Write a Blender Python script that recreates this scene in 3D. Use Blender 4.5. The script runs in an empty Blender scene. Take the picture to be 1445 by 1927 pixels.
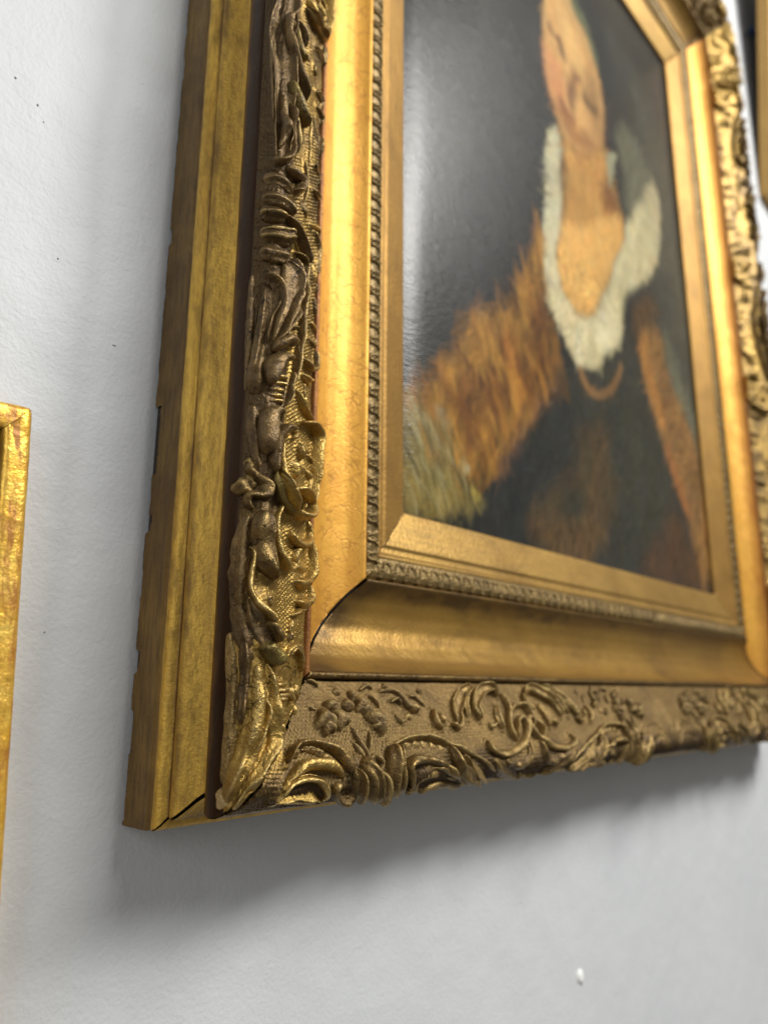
import bpy, math
import numpy as np
from mathutils import Matrix, Vector

S = 0.25                                  # one drawing unit in metres (camera to wall)
scene = bpy.context.scene
# ------------------------------------------------------------------ camera
cd = bpy.data.cameras.new('camera')
cam = bpy.data.objects.new('camera', cd)
scene.collection.objects.link(cam)
cam.matrix_world = Matrix(((0.672871, -0.173751, -0.719066, 0.0),
                           (-0.739728, -0.148993, -0.656204, -1.0 * S),
                           (0.00688, 0.973453, -0.228781, 0.0),
                           (0, 0, 0, 1)))
cd.sensor_fit = 'VERTICAL'; cd.sensor_height = 36.0; cd.sensor_width = 36.0; cd.lens = 26.403
cd.clip_start = 0.005; cd.clip_end = 60
cd.dof.use_dof = True; cd.dof.focus_distance = 1.03 * S; cd.dof.aperture_fstop = 8.0
scene.camera = cam
# ------------------------------------------------------------------ light
world = bpy.data.worlds.new('World'); scene.world = world; world.use_nodes = True
bg = world.node_tree.nodes['Background']
bg.inputs['Color'].default_value = (1.0, 0.95, 0.86, 1); bg.inputs['Strength'].default_value = 0.175
def lamp(name, direction, dist, sx, sy, power, col, target=(1.4, 0, 0.9)):
    d = bpy.data.lights.new(name, 'AREA'); d.shape = 'RECTANGLE'; d.size = sx; d.size_y = sy
    d.energy = power; d.color = col
    o = bpy.data.objects.new(name, d); scene.collection.objects.link(o)
    t = Vector(target) * S; v = Vector(direction).normalized()
    o.location = t + v * dist
    o.rotation_euler = (-v).to_track_quat('-Z', 'Y').to_euler()
    return o
lamp('gallery_lamp', (0.74, -1.0, 0.86), 2.2, 0.40, 0.62, 35, (1.0, 0.975, 0.93))
lamp('gallery_lamp', (0.20, -1.0, 0.70), 2.2, 0.95, 0.50, 34, (1.0, 0.985, 0.95))
lamp('fill_lamp', (-1.25, -1.0, 0.35), 2.4, 1.6, 1.2, 13, (0.97, 0.98, 1.0), (0.6, 0, 0.6))  # unseen fill added from the left to brighten the cove and frame side
scene.view_settings.view_transform = 'Standard'; scene.view_settings.look = 'None'
scene.view_settings.exposure = 0.0; scene.view_settings.gamma = 1.0
scene.cycles.max_bounces = 8

rng = np.random.default_rng(7)
# ------------------------------------------------------------------ helpers
def lin(c):
    c = np.array(c, float) / 255.0
    return np.where(c <= 0.04045, c / 12.92, ((c + 0.055) / 1.055) ** 2.4)

def vnoise(shape, cells, r):
    """smooth value noise on a grid of the given shape with cells=(cy,cx)"""
    ny, nx = shape; cy, cx = max(1, int(cells[0])), max(1, int(cells[1]))
    g = r.random((cy + 2, cx + 2))
    y = np.linspace(0, cy, ny); x = np.linspace(0, cx, nx)
    yi = np.minimum(y.astype(int), cy); xi = np.minimum(x.astype(int), cx)
    fy = y - yi; fx = x - xi; fy = fy * fy * (3 - 2 * fy); fx = fx * fx * (3 - 2 * fx)
    a = g[yi][:, xi]; b = g[yi][:, xi + 1]; c = g[yi + 1][:, xi]; d = g[yi + 1][:, xi + 1]
    return (a * (1 - fx) + b * fx) * (1 - fy)[:, None] + (c * (1 - fx) + d * fx) * fy[:, None]
def fbm(shape, cells, r, octs=4):
    o = np.zeros(shape); amp = 1; tot = 0; cy, cx = cells
    for k in range(octs):
        if cy > shape[0] or cx > shape[1]: break
        o += amp * vnoise(shape, (cy, cx), r); tot += amp; amp *= 0.55; cy *= 2; cx *= 2
    return o / tot - 0.5

def new_obj(name, me, parent=None, mat=None, loc=None):
    o = bpy.data.objects.new(name, me); scene.collection.objects.link(o)
    if parent is not None: o.parent = parent
    if mat is not None and not me.materials: me.materials.append(mat)
    if loc is not None: o.location = loc
    return o
def mesh_raw(name, V, F, smooth=True):
    """V (n,3) in drawing units, F (m,4) or (m,3) index array"""
    me = bpy.data.meshes.new(name); V = np.asarray(V, np.float32) * S; F = np.asarray(F, np.int32); k = F.shape[1]
    me.vertices.add(len(V)); me.vertices.foreach_set('co', V.ravel())
    me.loops.add(F.size); me.loops.foreach_set('vertex_index', F.ravel())
    me.polygons.add(len(F)); me.polygons.foreach_set('loop_start', np.arange(0, F.size, k, dtype=np.int32))
    me.polygons.foreach_set('use_smooth', np.full(len(F), smooth, bool))
    me.update(calc_edges=True); me.validate()
    return me
def grid_faces(ny, nx, flip=False):
    i = np.arange(ny * nx).reshape(ny, nx)
    q = np.stack([i[:-1, :-1], i[:-1, 1:], i[1:, 1:], i[1:, :-1]], -1).reshape(-1, 4)
    return q[:, ::-1] if flip else q
def grid_mesh(name, P, flip=False, smooth=True):
    ny, nx, _ = P.shape
    return mesh_raw(name, P.reshape(-1, 3), grid_faces(ny, nx, flip), smooth)
def tag(o, label=None, cat=None, group=None, kind=None):
    if label: o['label'] = label
    if cat: o['category'] = cat
    if group: o['group'] = group
    if kind: o['kind'] = kind
    return o
def empty(name, loc):
    o = bpy.data.objects.new(name, None); o.empty_display_size = 0.02
    scene.collection.objects.link(o); o.location = Vector(loc) * S; return o

# ------------------------------------------------------------------ materials
class NT:
    def __init__(s, name):
        s.m = bpy.data.materials.new(name); s.m.use_nodes = True; s.t = s.m.node_tree
        s.b = s.t.nodes['Principled BSDF']; s.tc = s.n('ShaderNodeTexCoord')
    def n(s, t, **k):
        x = s.t.nodes.new(t)
        for a, v in k.items(): setattr(x, a, v)
        return x
    def l(s, a, b): s.t.links.new(a, b)
    def setv(s, sock, v):
        if hasattr(v, 'is_output') or isinstance(v, bpy.types.NodeSocket): s.l(v, sock)
        else: sock.default_value = v
    def coord(s, scale=(1, 1, 1), rot=(0, 0, 0), out='Object'):
        m = s.n('ShaderNodeMapping'); s.l(s.tc.outputs[out], m.inputs['Vector'])
        m.inputs['Scale'].default_value = [v / S for v in scale]; m.inputs['Rotation'].default_value = rot
        return m.outputs['Vector']
    def noise(s, vec, scale, detail=4, rough=0.6, dist=0.0):
        x = s.n('ShaderNodeTexNoise'); s.l(vec, x.inputs['Vector'])
        x.inputs['Scale'].default_value = scale; x.inputs['Detail'].default_value = detail
        x.inputs['Roughness'].default_value = rough; x.inputs['Distortion'].default_value = dist
        return x.outputs['Fac']
    def ramp(s, fac, stops):
        x = s.n('ShaderNodeValToRGB'); s.l(fac, x.inputs['Fac']); e = x.color_ramp.elements
        while len(e) < len(stops): e.new(0.5)
        for q, (p, c) in zip(e, stops):
            q.position = p; q.color = (c, c, c, 1) if isinstance(c, (int, float)) else (*c, 1)
        return x.outputs['Color']
    def mix(s, fac, a, b, mode='MIX'):
        x = s.n('ShaderNodeMix', data_type='RGBA', blend_type=mode)
        s.setv(x.inputs['Factor'], fac)
        for i, v in ((6, a), (7, b)):
            if isinstance(v, tuple): v = (*v, 1) if len(v) == 3 else v
            s.setv(x.inputs[i], v)
        return x.outputs[2]
    def math(s, op, a, b=0.0):
        x = s.n('ShaderNodeMath', operation=op); s.setv(x.inputs[0], a); s.setv(x.inputs[1], b)
        return x.outputs[0]
    def bump(s, h, dist, strength=1.0, normal=None):
        x = s.n('ShaderNodeBump'); s.l(h, x.inputs['Height']); x.inputs['Distance'].default_value = dist * S
        x.inputs['Strength'].default_value = strength
        if normal is not None: s.l(normal, x.inputs['Normal'])
        return x.outputs['Normal']
    def out(s, col, metal, rough, normal=None, **k):
        s.setv(s.b.inputs['Base Color'], (*col, 1) if isinstance(col, tuple) else col)
        s.setv(s.b.inputs['Metallic'], metal); s.setv(s.b.inputs['Roughness'], rough)
        if normal is not None: s.l(normal, s.b.inputs['Normal'])
        for a, v in k.items(): s.setv(s.b.inputs[a], v)
        return s.m

def gilt(name, base, alt, dark, metal=0.85, rough=(0.30, 0.5), patch=6, speck=(220, 220, 220), speck_lo=0.52,
         speck_hi=0.72, speck_amt=0.8, wear=None, wear_amt=0.7, bumpd=0.0012, grain=300, streak=None, streak_amt=0.35, patina_shade=None, dent=0.0, spec=0.4):
    t = NT(name); c0 = t.coord()
    n1 = t.noise(c0, patch, 5, 0.65, 0.4)
    col = t.mix(t.ramp(n1, [(0.36, 0.0), (0.64, 1.0)]), base, alt)
    n2 = t.noise(t.coord(speck), 1.0, 6, 0.7)
    m2 = t.ramp(n2, [(speck_lo, 0.0), (speck_hi, speck_amt)])
    col = t.mix(m2, col, dark)
    if streak:
        n3 = t.noise(t.coord(streak), 1.0, 4, 0.6)
        col = t.mix(t.ramp(n3, [(0.45, 0.0), (0.70, streak_amt)]), col, dark)
    if wear is not None:
        g = t.n('ShaderNodeNewGeometry')
        w = t.ramp(g.outputs['Pointiness'], [(0.52, 0.0), (0.60, wear_amt)])
        n4 = t.noise(c0, 60, 3); w = t.math('MULTIPLY', w, t.ramp(n4, [(0.35, 0.2), (0.6, 1.0)]))
        col = t.mix(w, col, wear)
    if dent:
        wob = t.n('ShaderNodeTexNoise'); t.l(c0, wob.inputs['Vector']); wob.inputs['Scale'].default_value = 30; wob.inputs['Detail'].default_value = 3
        vm = t.n('ShaderNodeVectorMath', operation='MULTIPLY_ADD'); t.l(wob.outputs['Color'], vm.inputs[0]); vm.inputs[1].default_value = (0.06, 0.06, 0.06); t.l(c0, vm.inputs[2])
        vo = t.n('ShaderNodeTexVoronoi', feature='DISTANCE_TO_EDGE'); t.l(vm.outputs[0], vo.inputs['Vector']); vo.inputs['Scale'].default_value = 13
        ck = t.math('MULTIPLY', t.ramp(vo.outputs['Distance'], [(0.0, 1.0), (0.016, 0.0)]), t.ramp(t.noise(c0, 11, 2), [(0.46, 0.0), (0.56, 0.95)]))
        col = t.mix(ck, col, (0.008, 0.005, 0.003))
    if patina_shade is not None:
        pa = t.n('ShaderNodeAttribute', attribute_name='patina_shade')
        col = t.mix(pa.outputs['Fac'], col, patina_shade)
    r = t.n('ShaderNodeMapRange'); t.l(n2, r.inputs[0]); r.inputs[3].default_value = rough[0]; r.inputs[4].default_value = rough[1]
    hb = t.noise(c0, grain, 3, 0.6)
    nb = t.bump(hb, bumpd, 0.8)
    if dent: nb = t.bump(t.noise(t.coord((1, 1, 1)), 75, 4, 0.7, 0.8), dent, 0.8, nb)
    mt = t.math('MULTIPLY', t.math('SUBTRACT', 1.0, t.math('MULTIPLY', m2, 0.7)), metal)
    t.b.inputs['Specular IOR Level'].default_value = spec
    return t.out(col, mt, r.outputs[0], nb)

def scoop_mat(name, base, alt, edge, crackc, dark, metal, rough, crack=1.0, along='z', patc=(0.1, 0.06, 0.02)):
    t = NT(name); c0 = t.coord()
    sc = (60, 60, 3) if along == 'z' else (3, 60, 60)
    st = t.noise(t.coord(sc), 1.0, 4, 0.6)
    n1 = t.noise(c0, 4, 5, 0.6, 0.5)
    col = t.mix(t.ramp(n1, [(0.35, 0.0), (0.65, 1.0)]), base, alt)
    col = t.mix(t.ramp(st, [(0.42, 0.0), (0.7, 0.45)]), col, edge)
    pa = t.n('ShaderNodeAttribute', attribute_name='patina_shade')
    col = t.mix(pa.outputs['Fac'], col, patc)
    # craquelure
    nd = t.n('ShaderNodeTexNoise'); t.l(c0, nd.inputs['Vector']); nd.inputs['Scale'].default_value = 18; nd.inputs['Detail'].default_value = 3
    vm = t.n('ShaderNodeVectorMath', operation='MULTIPLY_ADD'); t.l(nd.outputs['Color'], vm.inputs[0])
    vm.inputs[1].default_value = (0.10, 0.10, 0.10); t.l(t.coord(), vm.inputs[2])
    vo = t.n('ShaderNodeTexVoronoi', feature='DISTANCE_TO_EDGE'); t.l(vm.outputs[0], vo.inputs['Vector']); vo.inputs['Scale'].default_value = 20
    vo2 = t.n('ShaderNodeTexVoronoi', feature='DISTANCE_TO_EDGE'); t.l(vm.outputs[0], vo2.inputs['Vector']); vo2.inputs['Scale'].default_value = 52
    k1 = t.ramp(vo.outputs['Distance'], [(0.0, 1.0), (0.055, 0.0)])
    k2 = t.ramp(vo2.outputs['Distance'], [(0.0, 0.9), (0.075, 0.0)])
    vis = t.ramp(t.noise(c0, 7, 3), [(0.38, 0.0), (0.62, 1.0)])
    vis2 = t.ramp(t.noise(c0, 40, 2), [(0.35, 0.15), (0.6, 1.0)])
    k = t.math('MULTIPLY', t.math('MAXIMUM', k1, t.math('MULTIPLY', k2, vis)), t.math('MULTIPLY', vis2, 0.85 * crack))
    col = t.mix(k, col, crackc)
    # dark nicks
    nk = t.ramp(t.noise(t.coord((90, 90, 30) if along == 'z' else (30, 90, 90)), 1.0, 2, 0.5), [(0.74, 0.0), (0.80, 0.75)])
    col = t.mix(nk, col, dark)
    g = t.n('ShaderNodeNewGeometry')
    nb = t.bump(t.math('SUBTRACT', t.noise(c0, 160, 3), t.math('MULTIPLY', k, 0.6)), 0.0010, 0.6)
    nb = t.bump(t.noise(c0, 9, 2), 0.006, 0.5, nb)
    r = t.n('ShaderNodeMapRange'); t.l(st, r.inputs[0]); r.inputs[3].default_value = rough - 0.08; r.inputs[4].default_value = rough + 0.12
    return t.out(col, metal, r.outputs[0], nb)

M = {}
M['cove'] = gilt('aged_gold_cove', (0.76, 0.485, 0.085), (0.60, 0.370, 0.062), (0.22, 0.120, 0.028), 0.50, (0.40, 0.6), 5,
                 (170, 170, 40), 0.46, 0.72, 0.6, None, 0, 0.0016, 200, (60, 60, 4), 0.5, patina_shade=(0.135, 0.072, 0.022))
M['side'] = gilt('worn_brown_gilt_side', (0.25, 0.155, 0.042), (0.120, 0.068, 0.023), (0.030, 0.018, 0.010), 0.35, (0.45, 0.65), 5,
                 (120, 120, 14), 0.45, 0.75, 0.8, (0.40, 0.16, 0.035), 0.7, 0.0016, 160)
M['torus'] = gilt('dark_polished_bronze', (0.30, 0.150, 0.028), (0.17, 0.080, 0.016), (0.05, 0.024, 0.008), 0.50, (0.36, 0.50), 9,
                  (60, 60, 12), 0.48, 0.70, 0.9, (0.45, 0.15, 0.03), 0.8, 0.0010, 120, spec=0.22, patina_shade=(0.030, 0.014, 0.006))
M['torus_b'] = gilt('brown_gold_torus', (0.26, 0.155, 0.05), (0.12, 0.066, 0.022), (0.03, 0.018, 0.008), 0.5, (0.28, 0.46), 9,
              (12, 60, 60), 0.48, 0.70, 0.8, (0.45, 0.2, 0.05), 0.8, 0.0012, 120)
M['z'] = gilt('dark_bronze_leaf', (0.21, 0.135, 0.050), (0.100, 0.060, 0.024), (0.024, 0.014, 0.007), 0.60, (0.26, 0.46), 14,
              (110, 110, 50), 0.47, 0.72, 0.8, (0.36, 0.24, 0.10), 0.7, 0.0016, 240, dent=0.0034)
M['d'] = gilt('bronzed_gold_leaf', (0.23, 0.148, 0.050), (0.105, 0.066, 0.026), (0.030, 0.020, 0.012), 0.75, (0.26, 0.46), 16,
              (130, 130, 70), 0.48, 0.72, 0.8, (0.62, 0.44, 0.16), 0.8, 0.0018, 240, dent=0.0034)
M['o'] = gilt('olive_bronze_leaf', (0.22, 0.165, 0.045), (0.15, 0.10, 0.030), (0.03, 0.02, 0.01), 0.65, (0.25, 0.45), 16,
              (110, 110, 60), 0.50, 0.72, 0.7, (0.5, 0.36, 0.12), 0.6, 0.0014, 240, dent=0.0034)
M['g'] = gilt('bright_gold_leaf', (0.48, 0.315, 0.085), (0.30, 0.190, 0.050), (0.09, 0.055, 0.020), 0.85, (0.26, 0.46), 18,
              (140, 140, 80), 0.52, 0.74, 0.75, (0.85, 0.66, 0.30), 0.7, 0.0022, 230, dent=0.0034)
M['h'] = gilt('dusted_gold_leaf', (0.34, 0.225, 0.078), (0.20, 0.130, 0.048), (0.06, 0.038, 0.018), 0.65, (0.34, 0.52), 18,
              (140, 140, 80), 0.50, 0.74, 0.75, (0.66, 0.50, 0.20), 0.8, 0.0020, 230, dent=0.0034)
M['f'] = gilt('dusty_bronze_flower', (0.21, 0.130, 0.045), (0.12, 0.074, 0.028), (0.035, 0.022, 0.010), 0.45, (0.38, 0.6), 20,
              (150, 150, 150), 0.48, 0.72, 0.7, (0.50, 0.37, 0.14), 0.9, 0.0022, 230, dent=0.0050)
M['w'] = gilt('rubbed_gesso_tip', (0.55, 0.42, 0.22), (0.50, 0.34, 0.12), (0.20, 0.12, 0.05), 0.35, (0.35, 0.5), 30,
              (150, 150, 150), 0.50, 0.72, 0.7, None, 0, 0.003, 200)
M['ground'] = gilt('gold_diaper_ground', (0.46, 0.295, 0.075), (0.31, 0.195, 0.050), (0.09, 0.052, 0.016), 0.80, (0.28, 0.48), 12,
                   (160, 160, 160), 0.50, 0.74, 0.75, (0.80, 0.60, 0.24), 0.8, 0.0018, 260, patina_shade=(0.080, 0.050, 0.021), dent=0.0012)
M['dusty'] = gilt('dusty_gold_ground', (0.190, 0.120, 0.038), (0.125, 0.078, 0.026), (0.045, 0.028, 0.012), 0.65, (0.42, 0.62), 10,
                  (150, 150, 150), 0.50, 0.78, 0.6, (0.52, 0.38, 0.13), 0.75, 0.0018, 260, patina_shade=(0.062, 0.038, 0.016))
M['bead'] = gilt('tarnished_gold_running_strip', (0.24, 0.160, 0.055), (0.15, 0.100, 0.036), (0.04, 0.028, 0.014), 0.6, (0.32, 0.5), 12,
                 (160, 160, 160), 0.48, 0.74, 0.7, (0.60, 0.46, 0.20), 0.9, 0.0012, 260)
M['slip_v'] = gilt('pale_gold_liner', (0.36, 0.205, 0.050), (0.26, 0.145, 0.036), (0.12, 0.062, 0.018), 0.75, (0.48, 0.62), 5,
                   (120, 120, 9), 0.46, 0.76, 0.55, (0.5, 0.34, 0.14), 0.6, 0.0014, 120)
M['slip_h'] = gilt('pale_gold_liner_cross', (0.38, 0.235, 0.062), (0.27, 0.160, 0.042), (0.12, 0.070, 0.020), 0.75, (0.36, 0.55), 5,
                   (9, 120, 120), 0.46, 0.76, 0.55, (0.55, 0.30, 0.12), 0.6, 0.0014, 120)
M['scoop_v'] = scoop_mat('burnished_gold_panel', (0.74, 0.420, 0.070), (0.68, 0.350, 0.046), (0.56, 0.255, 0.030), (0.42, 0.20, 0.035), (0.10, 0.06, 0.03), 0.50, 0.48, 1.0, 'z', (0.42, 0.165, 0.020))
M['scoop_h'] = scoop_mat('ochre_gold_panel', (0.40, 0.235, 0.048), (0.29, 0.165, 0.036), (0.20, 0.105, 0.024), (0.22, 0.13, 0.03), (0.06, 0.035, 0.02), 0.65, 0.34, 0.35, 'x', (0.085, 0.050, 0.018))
M['core'] = gilt('dark_joint_wood', (0.030, 0.024, 0.020), (0.045, 0.040, 0.036), (0.010, 0.008, 0.007), 0.0, (0.7, 0.9), 20)
M['bole'] = gilt('red_bole_edge', (0.34, 0.15, 0.040), (0.22, 0.085, 0.025), (0.06, 0.03, 0.02), 0.5, (0.4, 0.6), 20)
M['leftgilt'] = gilt('bright_flecked_gilding', (0.95, 0.64, 0.13), (0.84, 0.47, 0.055), (0.38, 0.16, 0.03), 0.6, (0.26, 0.5), 26,
                     (90, 90, 22), 0.47, 0.62, 0.95, None, 0, 0.0025, 70, (150, 150, 20), 0.6)
M['rightgilt'] = gilt('plain_honey_gilding', (0.52, 0.32, 0.10), (0.44, 0.26, 0.08), (0.25, 0.14, 0.04), 0.5, (0.4, 0.55), 3)
M['blackwood'] = gilt('near_black_rebate', (0.020, 0.012, 0.008), (0.03, 0.018, 0.01), (0.01, 0.006, 0.004), 0.0, (0.6, 0.8), 20)

def wall_mat():
    t = NT('pale_grey_wall_paint'); c = t.coord()
    n1 = t.noise(c, 1.2, 3, 0.5)
    col = t.mix(t.ramp(n1, [(0.3, 0.0), (0.7, 1.0)]), (0.545, 0.568, 0.592), (0.600, 0.618, 0.630))
    fl = t.ramp(t.noise(c, 26, 2, 0.5), [(0.765, 0.0), (0.785, 0.55)])
    col = t.mix(fl, col, (0.18, 0.17, 0.16))
    h1 = t.noise(t.coord((1, 1, 1)), 40, 5, 0.62, 0.5)
    h2 = t.noise(t.coord((1, 1, 1)), 150, 3, 0.5)
    nb = t.bump(h1, 0.0026, 0.5); nb = t.bump(h2, 0.0016, 0.5, nb)
    nb = t.bump(t.noise(c, 5, 2), 0.02, 0.35, nb)
    return t.out(col, 0.0, 0.55, nb)
M['wall'] = wall_mat()
M['mark'] = NT('smudge').out((0.28, 0.28, 0.28), 0.0, 0.7)
M['filler'] = NT('white_filler').out((0.85, 0.86, 0.84), 0.0, 0.5)
M['blue'] = NT('blue_plastic').out((0.010, 0.035, 0.10), 0.0, 0.35)

# ------------------------------------------------------------------ frame geometry (drawing units)
X0, Z0 = 0.5682, -0.1831                  # outer lower left corner of the big frame on the wall
W, H = 2.765, 3.345                       # outer width and height
def arclen(pts, n):
    P = np.array(pts, float); Ls = np.r_[0, np.cumsum(np.hypot(*np.diff(P, axis=0).T))]
    w = np.linspace(0, Ls[-1], n); return w, np.interp(w, Ls, P[:, 0]), np.interp(w, Ls, P[:, 1])
def smooth_poly(pts, n, k=3):
    w, a, d = arclen(pts, n)
    for _ in range(k * 4):
        a[1:-1] = (a[:-2] + 2 * a[1:-1] + a[2:]) / 4; d[1:-1] = (d[:-2] + 2 * d[1:-1] + d[2:]) / 4
    return a, d
def rail_pts(rail, s, a, d):
    """(s along, a inwards, d off the wall) -> thing coordinates (origin = lower left corner on the wall)"""
    s, a, d = np.broadcast_arrays(s, a, d)
    return np.stack([a, -d, s], -1) if rail == 'L' else np.stack([s, -d, a], -1)
LEN = {'L': H, 'B': W}
def s_axis(rail, near, fine, coarse):
    L = LEN[rail]; a = np.arange(0, near, fine); b = np.linspace(near, L, max(2, int((L - near) / coarse)))
    u = np.r_[a, b]; return u / L
def extrude(rail, a, d, u, gap=0.0, da=None, dd=None):
    """profile arrays a,d over stations u in 0..1, mitred at both ends; gap opens the joint"""
    L = LEN[rail]; g = gap if np.ndim(gap) else np.full(len(a), gap)
    lo = (a + g)[None, :]; hi = (L - a - g)[None, :]
    s = u[:, None] * L; s = np.clip(s, lo, hi)
    A = np.broadcast_to(a, s.shape).copy(); D = np.broadcast_to(d, s.shape).copy()
    if da is not None: A += da(s, A)
    if dd is not None: D += dd(s, A)
    P = rail_pts(rail, s, A, D)
    return P, s
FLIP = {'L': True, 'B': False}

frame = tag(empty('picture_frame', (X0, 0, Z0)),
            'large ornate gilt frame with carved scroll border hanging around the dark portrait', 'picture frame')
rails = {}
CORE = [(0.004, 0.004), (0.006, 0.062), (0.05, 0.122), (0.034, 0.172), (0.075, 0.186), (0.198, 0.126), (0.255, 0.083), (0.31, 0.070), (0.365, 0.080), (0.44, 0.064), (0.520, 0.046), (0.52, 0.02)]
for rl in 'LB':
    w, a, d = arclen(CORE, 60)
    P, s = extrude(rl, a, d, np.linspace(0, 1, 40))
    rails[rl] = new_obj('rail', grid_mesh('rail_core', P, FLIP[rl]), frame, M['core'])

def jag(n, r, step=9):
    o = np.zeros(n); i = 0; v = 0
    while i < n:
        k = int(r.integers(2, step * 3)); v = max(0, r.normal(0.0, 1.0)) * (r.random() < 0.5)
        o[i:i + k] = v; i += k
    return o
for rl in 'LB':
    R = rails[rl]; r = np.random.default_rng(11 if rl == 'L' else 12)
    u = s_axis(rl, 1.7, 0.004, 0.02); n = len(u)
    sa = np.asarray(u) * LEN[rl] + 0.004 * fbm((n, 1), (n // 4, 1), r, 1)[:, 0]; br = 0.0
    if rl == 'L': br = 0.018 * ((sa > 0.492) & (sa < 0.60)) + 0.010 * ((sa > 0.405) & (sa < 0.43)) + 0.010 * ((sa > 0.20) & (sa < 0.235)) + 0.007 * ((sa > 0.095) & (sa < 0.15))
    jg = br * (0.75 + 0.5 * vnoise((n, 1), (n // 5, 1), r)[:, 0]) + jag(n, r) * 0.006 + np.abs(fbm((n, 1), (n // 6, 1), r, 2)[:, 0]) * 0.006
    # flat outer side with its chipped back edge
    w, a, d = arclen([(0.0, 0.003), (0.0, 0.066), (0.0035, 0.0705)], 14)
    def ddf(s, A):
        k = np.clip(1 - (np.arange(14) / 3.0), 0, 1)[None, :]
        return k * jg[:, None]
    P, s = extrude(rl, a, d, u, 0.0, lambda s, A: 0.0008 * fbm(s.shape, (n // 8, 3), r, 2), ddf)
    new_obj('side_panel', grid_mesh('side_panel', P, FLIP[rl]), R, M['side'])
    # ridge and cove
    a, d = smooth_poly([(0.0035, 0.0705), (0.0000, 0.0745), (0.0010, 0.081), (0.0070, 0.0865), (0.0155, 0.0885), (0.0175, 0.0915), (0.0135, 0.0945), (0.0135, 0.099), (0.022, 0.108), (0.036, 0.118), (0.045, 0.128), (0.0475, 0.137)], 44, 1)
    P, s = extrude(rl, a, d, u, 0.0012 + 0.004 * np.linspace(0, 1, len(a)), lambda s, A: 0.0012 * fbm(s.shape, (n // 10, 5), r, 3))
    me = grid_mesh('cove_moulding', P, FLIP[rl]); q = np.linspace(0, 1, len(a))[None, :]
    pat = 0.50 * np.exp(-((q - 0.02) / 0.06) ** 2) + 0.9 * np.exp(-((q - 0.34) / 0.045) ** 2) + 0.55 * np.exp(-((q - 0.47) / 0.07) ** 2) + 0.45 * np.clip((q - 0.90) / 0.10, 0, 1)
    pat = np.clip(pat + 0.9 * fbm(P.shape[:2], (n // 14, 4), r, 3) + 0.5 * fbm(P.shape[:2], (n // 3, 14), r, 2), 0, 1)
    at = me.color_attributes.new('patina_shade', 'FLOAT_COLOR', 'POINT')
    at.data.foreach_set('color', np.repeat(pat[..., None], 4, -1).astype(np.float32).ravel())
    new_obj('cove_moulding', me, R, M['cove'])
    # torus
    a, d = smooth_poly([(0.0475, 0.137), (0.040, 0.143), (0.028, 0.150), (0.0235, 0.162), (0.0235, 0.176), (0.027, 0.188), (0.034, 0.194), (0.038, 0.1945)], 36, 1)
    P, s = extrude(rl, a, d, u, 0.0015, lambda s, A: 0.0012 * fbm(s.shape, (n // 12, 4), r, 3))
    me = grid_mesh('torus_moulding', P, FLIP[rl]); q = np.linspace(0, 1, len(a))[None, :]
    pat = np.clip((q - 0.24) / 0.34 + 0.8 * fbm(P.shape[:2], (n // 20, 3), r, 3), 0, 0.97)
    at = me.color_attributes.new('patina_shade', 'FLOAT_COLOR', 'POINT')
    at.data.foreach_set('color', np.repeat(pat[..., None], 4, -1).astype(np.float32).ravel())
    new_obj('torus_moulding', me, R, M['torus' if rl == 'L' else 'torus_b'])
    # fillet between ornament and panel, bole showing on its arris
    w, a, d = arclen([(0.1965, 0.1405), (0.199, 0.1455), (0.2045, 0.1470), (0.2065, 0.1445), (0.208, 0.137)], 10)
    P, s = extrude(rl, a, d, u, 0.0015)
    new_obj('fillet', grid_mesh('fillet', P, FLIP[rl]), R, M['bole' if rl == 'L' else 'd'])
    # burnished scoop panel
    a, d = smooth_poly([(0.2085, 0.1375), (0.216, 0.126), (0.232, 0.109), (0.256, 0.0935), (0.283, 0.0835), (0.310, 0.0815), (0.335, 0.0870), (0.354, 0.0980), (0.364, 0.1065), (0.3675, 0.1078), (0.3695, 0.1060), (0.3705, 0.094)], 60, 1)
    def dip(s, A, rl=rl):
        o = 0.0010 * fbm(s.shape, (n // 16, 4), r, 3)
        return o
    P, s = extrude(rl, a, d, u, 0.0042, None, dip)
    me = grid_mesh('scoop_panel', P, FLIP[rl]); q = np.linspace(0, 1, len(a))[None, :]; sf = np.minimum(s, LEN[rl] - s) - a[None, :]
    nz = fbm(P.shape[:2], (n // 20, 5), r, 4)
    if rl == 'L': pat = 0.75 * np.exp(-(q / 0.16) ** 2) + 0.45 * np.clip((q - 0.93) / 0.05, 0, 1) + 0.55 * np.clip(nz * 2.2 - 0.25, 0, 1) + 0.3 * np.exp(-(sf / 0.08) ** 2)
    else: pat = 0.75 * np.clip((q - 0.68) / 0.22, 0, 1) + 0.60 * np.exp(-(sf / 0.06) ** 2) + 0.25 * np.exp(-(q / 0.12) ** 2) + 0.5 * np.clip(nz * 2.2 - 0.2, 0, 1)  # browner along the downward-facing upper part and beside the mitre
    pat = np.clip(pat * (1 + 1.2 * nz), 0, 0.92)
    at = me.color_attributes.new('patina_shade', 'FLOAT_COLOR', 'POINT')
    at.data.foreach_set('color', np.repeat(pat[..., None], 4, -1).astype(np.float32).ravel())
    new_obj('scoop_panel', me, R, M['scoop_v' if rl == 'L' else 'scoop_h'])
    # step and liner slip
    a, d = smooth_poly([(0.412, 0.0925), (0.415, 0.0935), (0.419, 0.0925), (0.4215, 0.087), (0.427, 0.0825), (0.436, 0.0805), (0.441, 0.0825), (0.445, 0.0815), (0.512, 0.0610), (0.519, 0.0585), (0.5215, 0.055), (0.5215, 0.040)], 60, 0)
    P, s = extrude(rl, a, d, u, 0.0006, None, lambda s, A: 0.0008 * fbm(s.shape, (n // 20, 4), r, 3))
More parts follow.
